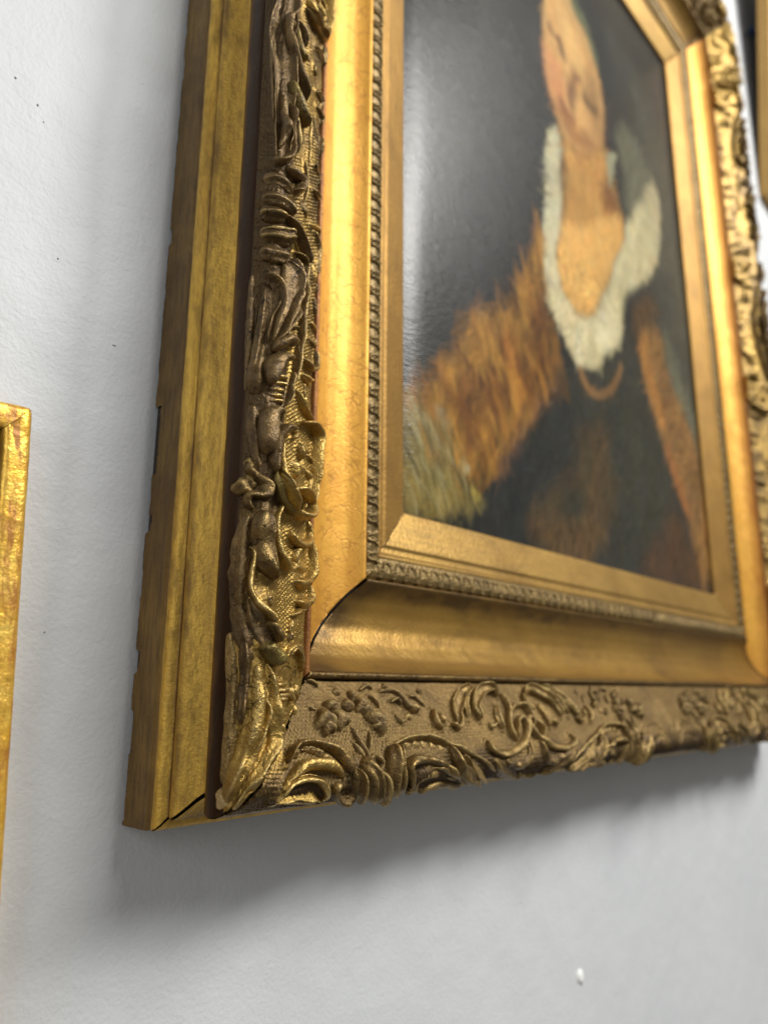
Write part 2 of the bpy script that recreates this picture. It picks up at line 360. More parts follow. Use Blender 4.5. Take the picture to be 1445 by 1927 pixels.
    new_obj('liner_slip', grid_mesh('liner_slip', P, FLIP[rl]), R, M['slip_v' if rl == 'L' else 'slip_h'])

# ---- running hook strip
def seg_dist(X, Y, pts):
    """distance to a polyline and the parameter 0..1 along it"""
    P = np.array(pts, float); L = np.r_[0, np.cumsum(np.hypot(*np.diff(P, axis=0).T))]; L /= max(L[-1], 1e-9)
    best = np.full(X.shape, 1e9); par = np.zeros(X.shape)
    for i in range(len(P) - 1):
        ax, ay = P[i]; bx, by = P[i + 1]; dx, dy = bx - ax, by - ay; q = dx * dx + dy * dy + 1e-12
        t = np.clip(((X - ax) * dx + (Y - ay) * dy) / q, 0, 1)
        dd = np.hypot(X - ax - t * dx, Y - ay - t * dy); m = dd < best
        best = np.where(m, dd, best); par = np.where(m, L[i] + t * (L[i + 1] - L[i]), par)
    return best, par
def catmull(pts, n):
    P = np.array(pts, float)
    if len(P) < 3: return np.stack([np.linspace(P[0, k], P[-1, k], n) for k in range(2)], -1)
    Q = np.vstack([2 * P[0] - P[1], P, 2 * P[-1] - P[-2]]); m = len(P) - 1
    out = []
    for t in np.linspace(0, m - 1e-6, n):
        i = int(t); f = t - i; p0, p1, p2, p3 = Q[i:i + 4]
        out.append(0.5 * (2 * p1 + (p2 - p0) * f + (2 * p0 - 5 * p1 + 4 * p2 - p3) * f * f + (3 * p1 - p0 - 3 * p2 + p3) * f ** 3))
    return np.array(out)
TILE = 0.0345; SW = 0.040
hook = catmull([(-0.010, 0.006), (-0.002, 0.004), (0.002, 0.010), (0.002, 0.020), (0.006, 0.029), (0.014, 0.033), (0.022, 0.030), (0.0245, 0.020), (0.0245, 0.010), (0.028, 0.005), (0.033, 0.006), (0.0345, 0.012)], 40)
curl = catmull([(0.021, 0.029), (0.027, 0.031), (0.029, 0.026), (0.0265, 0.022)], 8)
for rl in 'LB':
    w, a, d = arclen([(0.3705, 0.0945), (0.3725, 0.0955), (0.376, 0.0985), (0.385, 0.1005), (0.396, 0.0985), (0.406, 0.0945), (0.412, 0.0925)], 36)
    u = s_axis(rl, 1.6, 0.0014, 0.0028); L = LEN[rl]
    P, s = extrude(rl, a, d, u, 0.0004)
    ws = np.broadcast_to(w * SW / w[-1], s.shape)
    X = np.mod(s, TILE); r = np.random.default_rng(5)
    hgt = np.zeros(s.shape)
    for off in (-TILE, 0, TILE):
        dd, _ = seg_dist(X, ws, hook + [off, 0]); hgt = np.maximum(hgt, 0.0050 * np.sqrt(np.clip(1 - (dd / 0.0024) ** 2, 0, 1)))
        dd, _ = seg_dist(X, ws, curl + [off, 0]); hgt = np.maximum(hgt, 0.0058 * np.sqrt(np.clip(1 - (dd / 0.0026) ** 2, 0, 1)))
        dd = np.hypot(X - 0.031 - off, ws - 0.018); hgt = np.maximum(hgt, 0.004 * np.sqrt(np.clip(1 - (dd / 0.0028) ** 2, 0, 1)))
    hgt *= 0.8 + 0.5 * vnoise(s.shape, (400, 3), r); hgt += 0.0012 * fbm(s.shape, (500, 10), r, 2)
    P[..., 1] -= hgt
    new_obj('running_strip', grid_mesh('running_strip', P, FLIP[rl]), rails[rl], M['bead'])

# ------------------------------------------------------------------ ornament band
PREW = [(0.0245, 0.172), (0.026, 0.186)]
BANDP = [(0.036, 0.195), (0.055, 0.207), (0.08, 0.207), (0.13, 0.184), (0.197, 0.142)]
bw, ba, bd = arclen(PREW + BANDP, 500)
off = np.cumsum(np.r_[0, np.hypot(*np.diff(np.array(PREW + BANDP[:1]), axis=0).T)])[-1]
bw = bw - off
for _ in range(160):
    ba[1:-1] = (ba[:-2] + 2 * ba[1:-1] + ba[2:]) / 4; bd[1:-1] = (bd[:-2] + 2 * bd[1:-1] + bd[2:]) / 4
ta, td = np.gradient(ba), np.gradient(bd); nn = np.hypot(ta, td); NA, ND = -td / nn, ta / nn
def surf(rail, s, w, h):
    a = np.interp(w, bw, ba); d = np.interp(w, bw, bd); na = np.interp(w, bw, NA); nd = np.interp(w, bw, ND)
    lo = np.minimum(w - bw[0], 0); hi = np.maximum(w - bw[-1], 0)
    a = a + lo * ta[0] / nn[0] + hi * ta[-1] / nn[-1]; d = d + lo * td[0] / nn[0] + hi * td[-1] / nn[-1]
    return rail_pts(rail, s, a + na * h, d + nd * h)

STROKES = [
  ('L','g','leaf','z',(0.013,0.015,0.016,0.015,0.013,0.011,0.01,0.008),0.016,0,[(1.2837,0.0277),(1.2406,0.0209),(1.1912,0.0154),(1.1419,0.019),(1.1038,0.0233),(1.0622,0.0227),(1.0156,0.0241),(0.9628,0.0228)]),
  ('L','r','leaf_rim','z',(0.003,0.004,0.004,0.003),0.021,0,[(1.2711,0.0419),(1.2467,0.0354),(1.2178,0.023),(1.1761,0.026),(1.1498,0.0361),(1.1203,0.0474),(1.1025,0.0636)]),
  ('L','r','leaf_finger','o',(0.004,0.007,0.008,0.006),0.016,0.006,[(1.2222,0.0235),(1.1975,0.0358),(1.1746,0.0461),(1.1735,0.059)]),
  ('L','r','leaf_finger','z',(0.003,0.004,0.003),0.014,0.002,[(1.2334,0.0402),(1.2199,0.0518),(1.2021,0.0622)]),
  ('L','r','leaf_finger','o',(0.006,0.009,0.009,0.007),0.018,0.006,[(1.1063,0.0283),(1.0834,0.0403),(1.0663,0.0517),(1.0623,0.0749)]),
  ('L','r','leaf_finger','z',(0.004,0.005,0.003),0.014,0.002,[(1.1194,0.0471),(1.1116,0.0604),(1.106,0.0715)]),
  ('L','r','leaf_rib','z',(0.003,0.005,0.005,0.003),0.022,0,[(1.0783,0.0212),(1.0453,0.023),(1.0068,0.0245),(0.9764,0.0197)]),
  ('L','r','leaf_rib','z',(0.003,0.005,0.005,0.006,0.004),0.021,0,[(1.069,0.0289),(1.0302,0.0361),(0.9915,0.0379),(0.9556,0.0228),(0.963,0.0136)]),
  ('L','r','leaf_rib','g',(0.003,0.004,0.003),0.012,0,[(1.0684,0.0425),(1.0313,0.0473),(0.998,0.055)]),
  ('L','r','leaf_rib','z',(0.004,0.005,0.004),0.01,0,[(1.2246,0.0056),(1.1569,0.0055),(1.0921,0.0095),(1.0285,0.0128)]),
  ('L','g','leaf','d',(0.004,0.008,0.007,0.003),0.012,0.002,[(1.2981,0.0729),(1.2957,0.092),(1.3102,0.1308),(1.3253,0.1724)]),
  ('L','r','leaf_rib','g',(0.003,0.005,0.003),0.012,0,[(1.3541,0.1218),(1.3557,0.1581),(1.3455,0.1806)]),
  ('L','r','scroll','d',(0.003,0.005,0.005,0.004),0.014,0,[(1.3323,0.1792),(1.3387,0.1797),(1.3683,0.18),(1.4025,0.1786),(1.4353,0.1794)]),
  ('L','r','leaf','d',(0.004,0.008,0.004),0.012,0,[(1.2656,0.1194),(1.2803,0.1534),(1.2869,0.18)]),
  ('L','r','leaf','d',(0.004,0.008,0.004),0.012,0,[(1.3226,0.1791),(1.3008,0.1785),(1.2826,0.1816)]),
  ('L','r','leaf','g',(0.003,0.005,0.003),0.01,0,[(1.2281,0.1202),(1.219,0.124),(1.2165,0.1329)]),
  ('L','r','leaf','d',(0.004,0.009,0.004),0.012,0,[(1.1909,0.1388),(1.2035,0.1734),(1.1911,0.1782)]),
  ('L','r','leaf','d',(0.003,0.006,0.003),0.01,0,[(1.165,0.1441),(1.1718,0.1792),(1.1589,0.1792)]),
  ('L','b','bud','g',(0.006,),0.006,0,[(1.2152,0.0932)]),
  ('L','r','leaf_rib','g',(0.002,0.003,0.002),0.007,0,[(1.1097,0.1044),(1.0649,0.1082),(1.0223,0.1076)]),
  ('L','r','leaf_rib','g',(0.002,0.004,0.002),0.008,0,[(1.1304,0.1246),(1.12,0.133),(1.1069,0.1384)]),
  ('L','b','bud','d',(0.008,),0.008,0,[(1.0944,0.1555)]),
  ('L','r','leaf','d',(0.003,0.007,0.003),0.012,0,[(1.1308,0.1807),(1.1146,0.1786),(1.0946,0.1805)]),
  ('L','r','scroll','z',(0.008,0.009,0.008,0.005),0.018,0,[(0.9544,0.0265),(0.9561,0.0478),(0.961,0.0715),(0.9397,0.062),(0.925,0.0464)]),
  ('L','r','fold','z',(0.012,0.013,0.008),0.014,0,[(0.9249,0.0005),(0.9276,0.0223),(0.9205,0.0473)]),
  ('L','r','fold','z',(0.01,0.013,0.012,0.008),0.017,0,[(0.8912,-0.0006),(0.8935,0.0155),(0.8914,0.0322),(0.8804,0.0475)]),
  ('L','r','fold','d',(0.011,0.013,0.01),0.019,0,[(0.8643,-0.0019),(0.8655,0.0149),(0.8677,0.0327)]),
  ('L','r','fold','d',(0.013,0.017,0.013),0.021,0,[(0.8292,-0.0004),(0.8333,0.0212),(0.8431,0.0469)]),
  ('L','r','fold','z',(0.012,0.016,0.012),0.021,0,[(0.7971,0.0002),(0.8004,0.0192),(0.8018,0.0376)]),
  ('L','r','leaf_rim','z',(0.002,0.003,0.003,0.002),0.02,0,[(0.8669,0.0223),(0.8689,0.0392),(0.8625,0.0624),(0.8488,0.0855),(0.8314,0.1004)]),
  ('L','r','leaf_rim','g',(0.003,0.004,0.004,0.003),0.013,0,[(0.8309,0.0618),(0.8318,0.097),(0.7933,0.1),(0.7529,0.0987),(0.7092,0.089),(0.6562,0.0763),(0.6156,0.0673)]),
  ('L','r','leaf_rib','z',(0.004,0.006,0.006,0.004),0.006,0,[(0.7678,-0.0062),(0.7214,-0.0065),(0.676,-0.006),(0.6227,-0.0059),(0.5877,-0.0075)]),
  ('L','r','leaf_rib','z',(0.005,0.008,0.008,0.006),0.013,0,[(0.7464,0.0117),(0.7039,0.0102),(0.6491,0.0052),(0.6046,0.0008)]),
  ('L','r','leaf_rib','z',(0.003,0.004,0.004,0.003),0.022,0,[(0.7673,0.0138),(0.7563,0.0252),(0.7362,0.0305),(0.6882,0.0254),(0.6591,0.0222)]),
  ('L','g','leaf','z',(0.012,0.016,0.014,0.008),0.016,0,[(0.8031,0.039),(0.7714,0.045),(0.7321,0.0413),(0.6912,0.0313),(0.6571,0.0228)]),
  ('L','r','leaf_rim','z',(0.003,0.004,0.004,0.003),0.022,0,[(0.8145,0.052),(0.781,0.0611),(0.7425,0.0538),(0.6993,0.04),(0.6601,0.023)]),
  ('L','r','stem','z',(0.01,0.016,0.016),0.014,0,[(0.659,0.0137),(0.6229,0.0088),(0.5793,0.0083)]),
  ('L','r','leaf_hook','z',(0.004,0.008,0.009,0.006),0.018,0.003,[(0.6458,0.0221),(0.6625,0.0307),(0.6729,0.0443),(0.6788,0.0639)]),
  ('L','r','leaf_hook','z',(0.006,0.01,0.011,0.007),0.02,0.004,[(0.5939,0.0207),(0.6193,0.0226),(0.6402,0.0326),(0.6503,0.0503)]),
  ('L','r','flute','g',(0.003,0.004,0.003),0.009,0,[(0.7287,0.0447),(0.737,0.0643),(0.7472,0.0891)]),
  ('L','r','flute','g',(0.003,0.004,0.003),0.009,0,[(0.7147,0.0422),(0.7242,0.0654),(0.7325,0.0868)]),
  ('L','r','flute','g',(0.003,0.004,0.003),0.009,0,[(0.6988,0.0395),(0.7096,0.0666),(0.7156,0.0839)]),
  ('L','r','flute','g',(0.003,0.004,0.003),0.009,0,[(0.6831,0.0368),(0.6951,0.0678),(0.6989,0.081)]),
  ('L','b','bud','g',(0.013,),0.014,0,[(0.8528,0.1613)]),
  ('L','b','bud','d',(0.009,),0.01,0,[(0.877,0.18)]),
  ('L','b','bud','g',(0.008,),0.01,0,[(0.8377,0.1812)]),
  ('L','b','bud','g',(0.007,),0.009,0,[(0.8374,0.1262)]),
  ('L','r','leaf','g',(0.003,0.006,0.003),0.01,0,[(0.8077,0.1543),(0.7873,0.1707),(0.7898,0.1795)]),
  ('L','r','leaf_rib','g',(0.002,0.003,0.002),0.008,0,[(1.0127,0.0915),(0.9758,0.1),(0.9368,0.0928)]),
  ('L','r','leaf','d',(0.004,0.008,0.004),0.013,0,[(0.9899,0.1311),(1.0031,0.1742),(1.0048,0.1798)]),
  ('L','r','leaf','d',(0.004,0.007,0.004),0.013,0,[(1.0402,0.133),(1.0424,0.1625),(1.0328,0.1712)]),
  ('L','b','bud','d',(0.013,),0.01,0,[(0.9285,0.0929)]),
  ('L','b','bud','d',(0.007,),0.009,0,[(0.89,0.0786)]),
  ('L','b','bud','g',(0.006,),0.009,0,[(0.8802,0.108)]),
  ('L','r','scroll','d',(0.004,0.007,0.006),0.014,0,[(0.925,0.1511),(0.9104,0.1795),(0.8823,0.1802),(0.8634,0.1812)]),
  ('L','r','leaf','g',(0.004,0.006,0.003),0.012,0,[(0.921,0.1256),(0.9399,0.1669),(0.9306,0.1798)]),
  ('L','r','leaf','d',(0.003,0.006,0.003),0.01,0,[(0.7245,0.1358),(0.732,0.1765),(0.7462,0.1801)]),
  ('L','r','scroll','g',(0.003,0.005,0.004),0.012,0,[(0.6753,0.1063),(0.6725,0.139),(0.6938,0.178),(0.7229,0.1791)]),
  ('L','r','leaf','g',(0.003,0.006,0.003),0.01,0,[(0.7578,0.1457),(0.7576,0.1739),(0.7582,0.1792)]),
  ('L','r','leaf','z',(0.01,0.013,0.012,0.008),0.008,0,[(0.5665,0.0037),(0.5381,0.0062),(0.5128,0.0104),(0.4876,0.0139),(0.4692,0.0202)]),
  ('L','r','leaf_hook','z',(0.009,0.011,0.012,0.01,0.006),0.019,0.003,[(0.4927,0.022),(0.5244,0.0212),(0.547,0.0225),(0.5619,0.0314),(0.5609,0.0443)]),
  ('L','r','leaf_hook','z',(0.007,0.008,0.009,0.006),0.02,0.003,[(0.4702,0.0311),(0.502,0.031),(0.5233,0.0339),(0.5376,0.0436),(0.5437,0.0604)]),
  ('L','r','scroll','g',(0.004,0.006,0.006,0.007,0.007,0.005),0.019,0,[(0.5214,0.044),(0.4924,0.0419),(0.4678,0.0466),(0.4466,0.0611),(0.4335,0.0816),(0.4273,0.1055),(0.4363,0.1392),(0.4487,0.1572),(0.4617,0.1534),(0.4667,0.124),(0.4643,0.0898),(0.458,0.0705)]),
  ('L','r','scroll','g',(0.003,0.004,0.003),0.012,0,[(0.4513,0.0795),(0.4417,0.094),(0.4454,0.1254),(0.4561,0.1359)]),
  ('L','g','leaf','o',(0.006,0.01,0.01,0.006),0.017,0,[(0.4783,0.0356),(0.4545,0.0431),(0.4363,0.0606),(0.426,0.0945)]),
  ('L','b','bud','g',(0.014,),0.015,0,[(0.4935,0.089)]),
  ('L','b','bud','g',(0.013,),0.014,0,[(0.5084,0.1229)]),
  ('L','r','leaf','g',(0.003,0.007,0.004),0.012,0,[(0.5084,0.1397),(0.5009,0.1627),(0.4851,0.1569)]),
  ('L','r','scroll','g',(0.003,0.006,0.006,0.006,0.004),0.016,0,[(0.5718,0.1063),(0.5828,0.1488),(0.5762,0.1806),(0.5491,0.1791),(0.5133,0.1813),(0.4842,0.1803),(0.4611,0.1621)]),
  ('L','r','leaf','g',(0.003,0.006,0.004),0.01,0,[(0.5433,0.1167),(0.5385,0.1363),(0.5419,0.1607)]),
  ('L','r','leaf','g',(0.003,0.006,0.004),0.01,0,[(0.5333,0.099),(0.5229,0.1051),(0.5151,0.1152)]),
  ('L','r','leaf','g',(0.004,0.005,0.003),0.01,0,[(0.5497,0.0742),(0.5476,0.0884),(0.5375,0.0783)]),
  ('L','r','scroll','g',(0.003,0.005,0.003),0.01,0,[(0.5346,0.1465),(0.5289,0.1795),(0.5058,0.1799),(0.4742,0.1581)]),
  ('L','r','leaf','g',(0.003,0.008,0.004),0.011,0,[(0.6491,0.1034),(0.6499,0.1326),(0.6641,0.1591)]),
  ('L','r','scroll','g',(0.003,0.006,0.006,0.004),0.012,0,[(0.616,0.0859),(0.6007,0.1078),(0.5975,0.1371),(0.5923,0.163)]),
  ('L','r','stem','g',(0.002,0.004,0.003),0.008,0,[(0.6426,0.1222),(0.6324,0.1258),(0.619,0.1322)]),
  ('L','b','bud','g',(0.006,),0.008,0,[(0.6202,0.1409)]),
  ('L','r','leaf_rim','g',(0.002,0.003,0.002),0.012,0,[(0.6369,0.0684),(0.6064,0.0617),(0.5735,0.0475)]),
  ('L','r','flute','g',(0.003,0.004,0.003),0.009,0,[(0.6126,0.0261),(0.6156,0.0389),(0.6195,0.0537)]),
  ('L','r','flute','g',(0.003,0.004,0.003),0.009,0,[(0.6028,0.0249),(0.6057,0.0376),(0.609,0.0513)]),
  ('L','r','flute','g',(0.003,0.004,0.003),0.009,0,[(0.593,0.0235),(0.5959,0.0362),(0.5984,0.0486)]),
  ('L','r','flute','g',(0.003,0.004,0.003),0.009,0,[(0.5833,0.0226),(0.586,0.0348),(0.5881,0.0473)]),
  ('L','r','flute','g',(0.003,0.004,0.003),0.009,0,[(0.5751,0.0223),(0.5777,0.0336),(0.5796,0.0465)]),
  ('L','r','knot','d',(0.008,0.006,0.007,0.009,0.008,0.006,0.005),0.014,0.003,[(0.4813,0.0017),(0.4713,0.0028),(0.4621,0.0121),(0.4531,0.0222),(0.4463,0.0233),(0.4379,0.0204),(0.4355,0.005),(0.4255,0.002),(0.415,0.0095)]),
  ('L','b','knot','d',(0.014,),0.018,0,[(0.4467,-0.0038)]),
  ('L','b','knot','d',(0.012,),0.014,0,[(0.454,0.0069)]),
  ('L','b','knot','d',(0.009,),0.012,0,[(0.4813,0.0021)]),
  ('L','r','stem','d',(0.009,0.012,0.013,0.014,0.012,0.008),0.02,0.006,[(0.4152,0.0208),(0.3921,0.0183),(0.3717,0.0192),(0.353,0.0223),(0.3376,0.028),(0.3236,0.04)]),
  ('L','r','leaf','z',(0.008,0.014,0.014,0.014,0.014,0.012),0.012,0,[(0.4088,0.0043),(0.3867,0.0003),(0.3507,-0.0009),(0.3154,-0.0015),(0.2864,0.0005),(0.258,0.0052),(0.2242,0.012)]),
  ('L','r','leaf_rim','g',(0.003,0.005,0.005,0.005,0.005,0.004),0.022,0,[(0.3646,0.0038),(0.3603,0.0109),(0.3509,0.0143),(0.3272,0.0113),(0.3096,0.011),(0.2948,0.0174),(0.2793,0.0265),(0.2617,0.0393),(0.2418,0.0516)]),
  ('L','r','leaf','z',(0.012,0.018,0.018,0.016),0.013,0,[(0.2983,0.0095),(0.2698,0.0189),(0.2474,0.0279),(0.2192,0.0353)]),
  ('L','r','scroll','g',(0.003,0.005,0.005,0.005,0.004),0.014,0,[(0.4304,0.0489),(0.4099,0.0419),(0.3914,0.0425),(0.3702,0.0474),(0.3534,0.0558),(0.3459,0.0708),(0.3498,0.088),(0.357,0.0859)]),
  ('L','b','bud','g',(0.007,),0.01,0,[(0.3583,0.0781)]),
  ('L','b','bud','d',(0.01,),0.012,0,[(0.358,0.0391)]),
  ('L','r','leaf_hook','g',(0.004,0.007,0.007,0.004),0.014,0,[(0.3987,0.0779),(0.3898,0.0847),(0.3859,0.1117),(0.3963,0.1521),(0.4129,0.1673),(0.4316,0.1579)]),
  ('L','r','leaf','g',(0.003,0.006,0.004),0.011,0,[(0.3836,0.1199),(0.3697,0.1008),(0.3545,0.102)]),
  ('L','r','leaf_hook','g',(0.005,0.01,0.01,0.006,0.004),0.014,0,[(0.3321,0.1047),(0.3306,0.127),(0.3376,0.1634),(0.3506,0.1795),(0.3728,0.1815),(0.4032,0.1813)]),
  ('L','r','leaf','g',(0.004,0.007,0.004),0.012,0,[(0.3545,0.1176),(0.3554,0.1403),(0.3585,0.1684)]),
  ('L','r','leaf_hook','g',(0.005,0.01,0.008,0.004),0.013,0,[(0.3038,0.1114),(0.3036,0.1495),(0.3156,0.1797),(0.3371,0.1792)]),
  ('L','r','leaf','g',(0.004,0.006,0.003),0.01,0,[(0.2821,0.0939),(0.291,0.1273),(0.2978,0.1632)]),
  ('L','r','stem','g',(0.002,0.004,0.003),0.009,0,[(0.2774,0.0965),(0.2674,0.0944),(0.2576,0.0938)]),
  ('L','b','bud','d',(0.007,),0.009,0,[(0.2532,0.0996)]),
  ('L','r','leaf_finger','d',(0.007,0.009,0.006),0.018,0.004,[(0.2689,0.0279),(0.2559,0.0405),(0.2417,0.0502)]),
  ('L','r','scroll','g',(0.003,0.005,0.004),0.01,0,[(0.2271,0.087),(0.2372,0.0963),(0.2399,0.1245),(0.2237,0.153)]),
  ('L','b','bud','d',(0.01,),0.012,0,[(0.2966,0.0348)]),
  ('L','r','leaf_finger','o',(0.009,0.013,0.011),0.02,0.006,[(0.2396,0.0247),(0.2254,0.0377),(0.2117,0.0478)]),
  ('L','r','leaf_rib','h',(0.008,0.01,0.01,0.009,0.006),0.005,0,[(0.2526,-0.0107),(0.206,-0.0042),(0.1539,-0.0035),(0.103,-0.0054),(0.0657,-0.0092)]),
  ('L','r','leaf_rib','z',(0.008,0.011,0.01,0.006),0.013,0,[(0.2461,0.0073),(0.2062,0.0119),(0.1669,0.0105),(0.1348,0.0087)]),
  ('L','r','leaf_rib','g',(0.01,0.015,0.015,0.014,0.012,0.008),0.015,0,[(0.2129,0.0209),(0.1669,0.0231),(0.1347,0.0205),(0.1031,0.0142),(0.0721,0.0028),(0.0441,-0.0063)]),
  ('L','r','leaf_rib','g',(0.006,0.01,0.011,0.01,0.009,0.006),0.015,0,[(0.2159,0.0305),(0.1801,0.0429),(0.1402,0.0508),(0.114,0.0517),(0.0894,0.0359),(0.0631,0.0187),(0.0367,0.0021)]),
  ('L','r','leaf_rim','g',(0.002,0.003,0.003,0.002),0.02,0,[(0.1748,0.0246),(0.1538,0.0334),(0.1217,0.0276),(0.1056,0.0222)]),
  ('L','r','flute','g',(0.004,0.005,0.004),0.012,0,[(0.1861,0.0473),(0.1869,0.0629),(0.187,0.0826)]),
  ('L','r','flute','g',(0.004,0.005,0.004),0.012,0,[(0.1801,0.0474),(0.1807,0.0635),(0.1808,0.0831)]),
  ('L','r','flute','g',(0.004,0.005,0.004),0.012,0,[(0.1741,0.0476),(0.1746,0.064),(0.1745,0.0837)]),
  ('L','r','flute','g',(0.004,0.005,0.004),0.012,0,[(0.1681,0.0477),(0.1685,0.0646),(0.1683,0.0842)]),
  ('L','r','flute','g',(0.004,0.005,0.004),0.012,0,[(0.1482,0.0491),(0.1483,0.0664),(0.1477,0.086)]),
  ('L','r','flute','g',(0.004,0.005,0.004),0.012,0,[(0.1409,0.0498),(0.1409,0.0671),(0.1402,0.0867)]),
  ('L','b','bud','g',(0.009,),0.01,0,[(0.131,0.0802)]),
  ('L','b','bud','g',(0.007,),0.01,0,[(0.1217,0.0778)]),
  ('L','r','scroll','g',(0.003,0.005,0.004,0.003),0.011,0,[(0.2269,0.1004),(0.2375,0.1101),(0.2313,0.1338),(0.2053,0.1554)]),
  ('L','r','leaf','g',(0.003,0.006,0.003),0.01,0,[(0.1843,0.0979),(0.1745,0.1004),(0.1646,0.105)]),
  ('L','r','leaf','g',(0.003,0.007,0.003),0.01,0,[(0.1887,0.1296),(0.1772,0.1335),(0.167,0.1399)]),
  ('L','r','leaf','g',(0.003,0.006,0.003),0.01,0,[(0.16,0.1279),(0.1513,0.1314),(0.1443,0.1272)]),
  ('L','b','worn_tip','w',(0.012,),0.008,0,[(0.0486,-0.0081)]),
  ('B','r','shell_rim','d',(0.004,0.005,0.006,0.008,0.008,0.006,0.004),0.018,0,[(0.1105,0.0515),(0.1241,0.0693),(0.1478,0.0764),(0.174,0.0736),(0.1985,0.0638),(0.2147,0.0496),(0.2276,0.034),(0.234,0.0188),(0.2301,0.0032),(0.2081,0.0058),(0.1907,0.0204),(0.198,0.0236),(0.2096,0.0208)]),
  ('B','r','leaf_rim','d',(0.003,0.006,0.007,0.007,0.005),0.016,0,[(0.0945,0.0133),(0.1102,0.0334),(0.1351,0.0471),(0.162,0.0479),(0.1892,0.0435),(0.2045,0.0308),(0.2025,0.0225)]),
  ('B','g','leaf','d',(0.004,0.012,0.014,0.01,0.004),0.014,0,[(0.0928,0.0116),(0.1113,0.0231),(0.1366,0.0266),(0.1598,0.0228),(0.1833,0.0052)]),
  ('B','r','leaf_rim','g',(0.003,0.005,0.005,0.004),0.018,0,[(0.0905,0.0143),(0.1098,0.0289),(0.135,0.0338),(0.1582,0.0301),(0.1784,0.0187),(0.1822,0.0019)]),
  ('B','r','leaf_rib','g',(0.004,0.007,0.006,0.004),0.01,0,[(0.0866,0.0014),(0.114,0.0079),(0.1551,0.003),(0.1827,-0.0033)]),
  ('B','b','scallop','d',(0.011,),0.01,0,[(0.1315,0.0689)]),
  ('B','b','scallop','d',(0.011,),0.01,0,[(0.1472,0.0726)]),
  ('B','b','scallop','d',(0.011,),0.01,0,[(0.1612,0.0703)]),
  ('B','b','scallop','d',(0.011,),0.01,0,[(0.1741,0.0639)]),
  ('B','b','scallop','d',(0.011,),0.01,0,[(0.1863,0.0553)]),
  ('B','b','scallop','d',(0.011,),0.01,0,[(0.1988,0.0444)]),
  ('B','r','drapery','d',(0.014,0.019,0.02,0.016),0.028,0,[(0.2413,0.0458),(0.2556,0.0323),(0.2662,0.0181),(0.2744,0.0002)]),
  ('B','r','drapery','g',(0.006,0.01,0.008),0.03,0,[(0.2676,0.0365),(0.2849,0.0199),(0.2964,-0.0063)]),
  ('B','r','drapery','d',(0.01,0.014,0.014,0.01),0.022,0,[(0.3174,0.0651),(0.3135,0.0462),(0.3129,0.023),(0.326,-0.0019)]),
  ('B','r','drapery','d',(0.006,0.008,0.006),0.022,0,[(0.235,0.041),(0.2417,0.022),(0.2538,-0.0052)]),
  ('B','r','scroll','d',(0.006,0.008,0.007,0.005),0.017,0,[(0.336,0.0649),(0.3293,0.0372),(0.3374,0.011),(0.3613,0.0004),(0.365,0.0082)]),
  ('B','r','shell_rim','g',(0.003,0.004,0.004,0.004,0.003),0.013,0,[(0.3052,0.0585),(0.339,0.0682),(0.3678,0.0736),(0.409,0.0739),(0.4382,0.0664),(0.4667,0.0556),(0.4973,0.0476),(0.5281,0.039),(0.5548,0.0283),(0.5891,0.0148)]),
  ('B','b','scallop','g',(0.009,),0.006,0,[(0.3625,0.0658)]),
  ('B','b','scallop','g',(0.009,),0.006,0,[(0.3834,0.0665)]),
  ('B','b','scallop','g',(0.009,),0.006,0,[(0.4033,0.0643)]),
  ('B','b','scallop','g',(0.009,),0.006,0,[(0.4228,0.0603)]),
  ('B','b','scallop','g',(0.009,),0.006,0,[(0.4423,0.0555)]),
  ('B','r','shell_rib','d',(0.005,0.007,0.007,0.007,0.005),0.016,0,[(0.3655,0.0045),(0.3562,0.022),(0.3481,0.0333),(0.3554,0.0403),(0.3798,0.0421),(0.4165,0.0371),(0.4498,0.0259),(0.4818,0.0133)]),
  ('B','r','shell_rib','g',(0.004,0.007,0.007,0.005),0.015,0,[(0.3897,-0.009),(0.3809,0.0122),(0.4009,0.0224),(0.4405,0.0203),(0.4905,0.005)]),
  ('B','r','shell_rib','g',(0.004,0.007,0.007,0.005),0.013,0,[(0.4192,-0.0223),(0.4191,-0.0021),(0.457,-0.0018),(0.5368,-0.0271)]),
  ('B','r','shell_rib','d',(0.003,0.005,0.004),0.012,0,[(0.3996,0.0297),(0.4323,0.0269),(0.4771,0.0152)]),
  ('B','r','leaf','d',(0.006,0.013,0.015,0.006),0.022,0,[(0.4574,0.0564),(0.467,0.0369),(0.4912,0.0183),(0.5486,-0.0015)]),
  ('B','r','leaf','g',(0.004,0.009,0.01,0.005),0.016,0,[(0.4928,0.044),(0.5156,0.0227),(0.5717,-0.0033)]),
  ('B','r','leaf','d',(0.006,0.012,0.014,0.007),0.02,0,[(0.5709,0.0336),(0.6002,0.0187),(0.6785,-0.0092)]),
  ('B','b','bud','d',(0.013,),0.016,0,[(0.6955,-0.0111)]),
  ('B','b','bud','g',(0.011,),0.016,0,[(0.7031,0.0113)]),
  ('B','b','bud','d',(0.009,),0.012,0,[(0.7326,-0.016)]),
  ('B','r','scroll','g',(0.003,0.006,0.007,0.007,0.006,0.004),0.014,0,[(0.5742,0.0631),(0.5732,0.0475),(0.6115,0.0389),(0.6599,0.0443),(0.6972,0.0611),(0.7157,0.0839),(0.7095,0.0976),(0.69,0.0919),(0.6739,0.0727),(0.6775,0.0619)]),
  ('B','r','scroll','g',(0.003,0.005,0.006,0.005,0.003),0.013,0,[(0.6659,0.0538),(0.6575,0.077),(0.6714,0.1049),(0.7062,0.1231),(0.7386,0.1226),(0.7479,0.0998),(0.7408,0.0813)]),
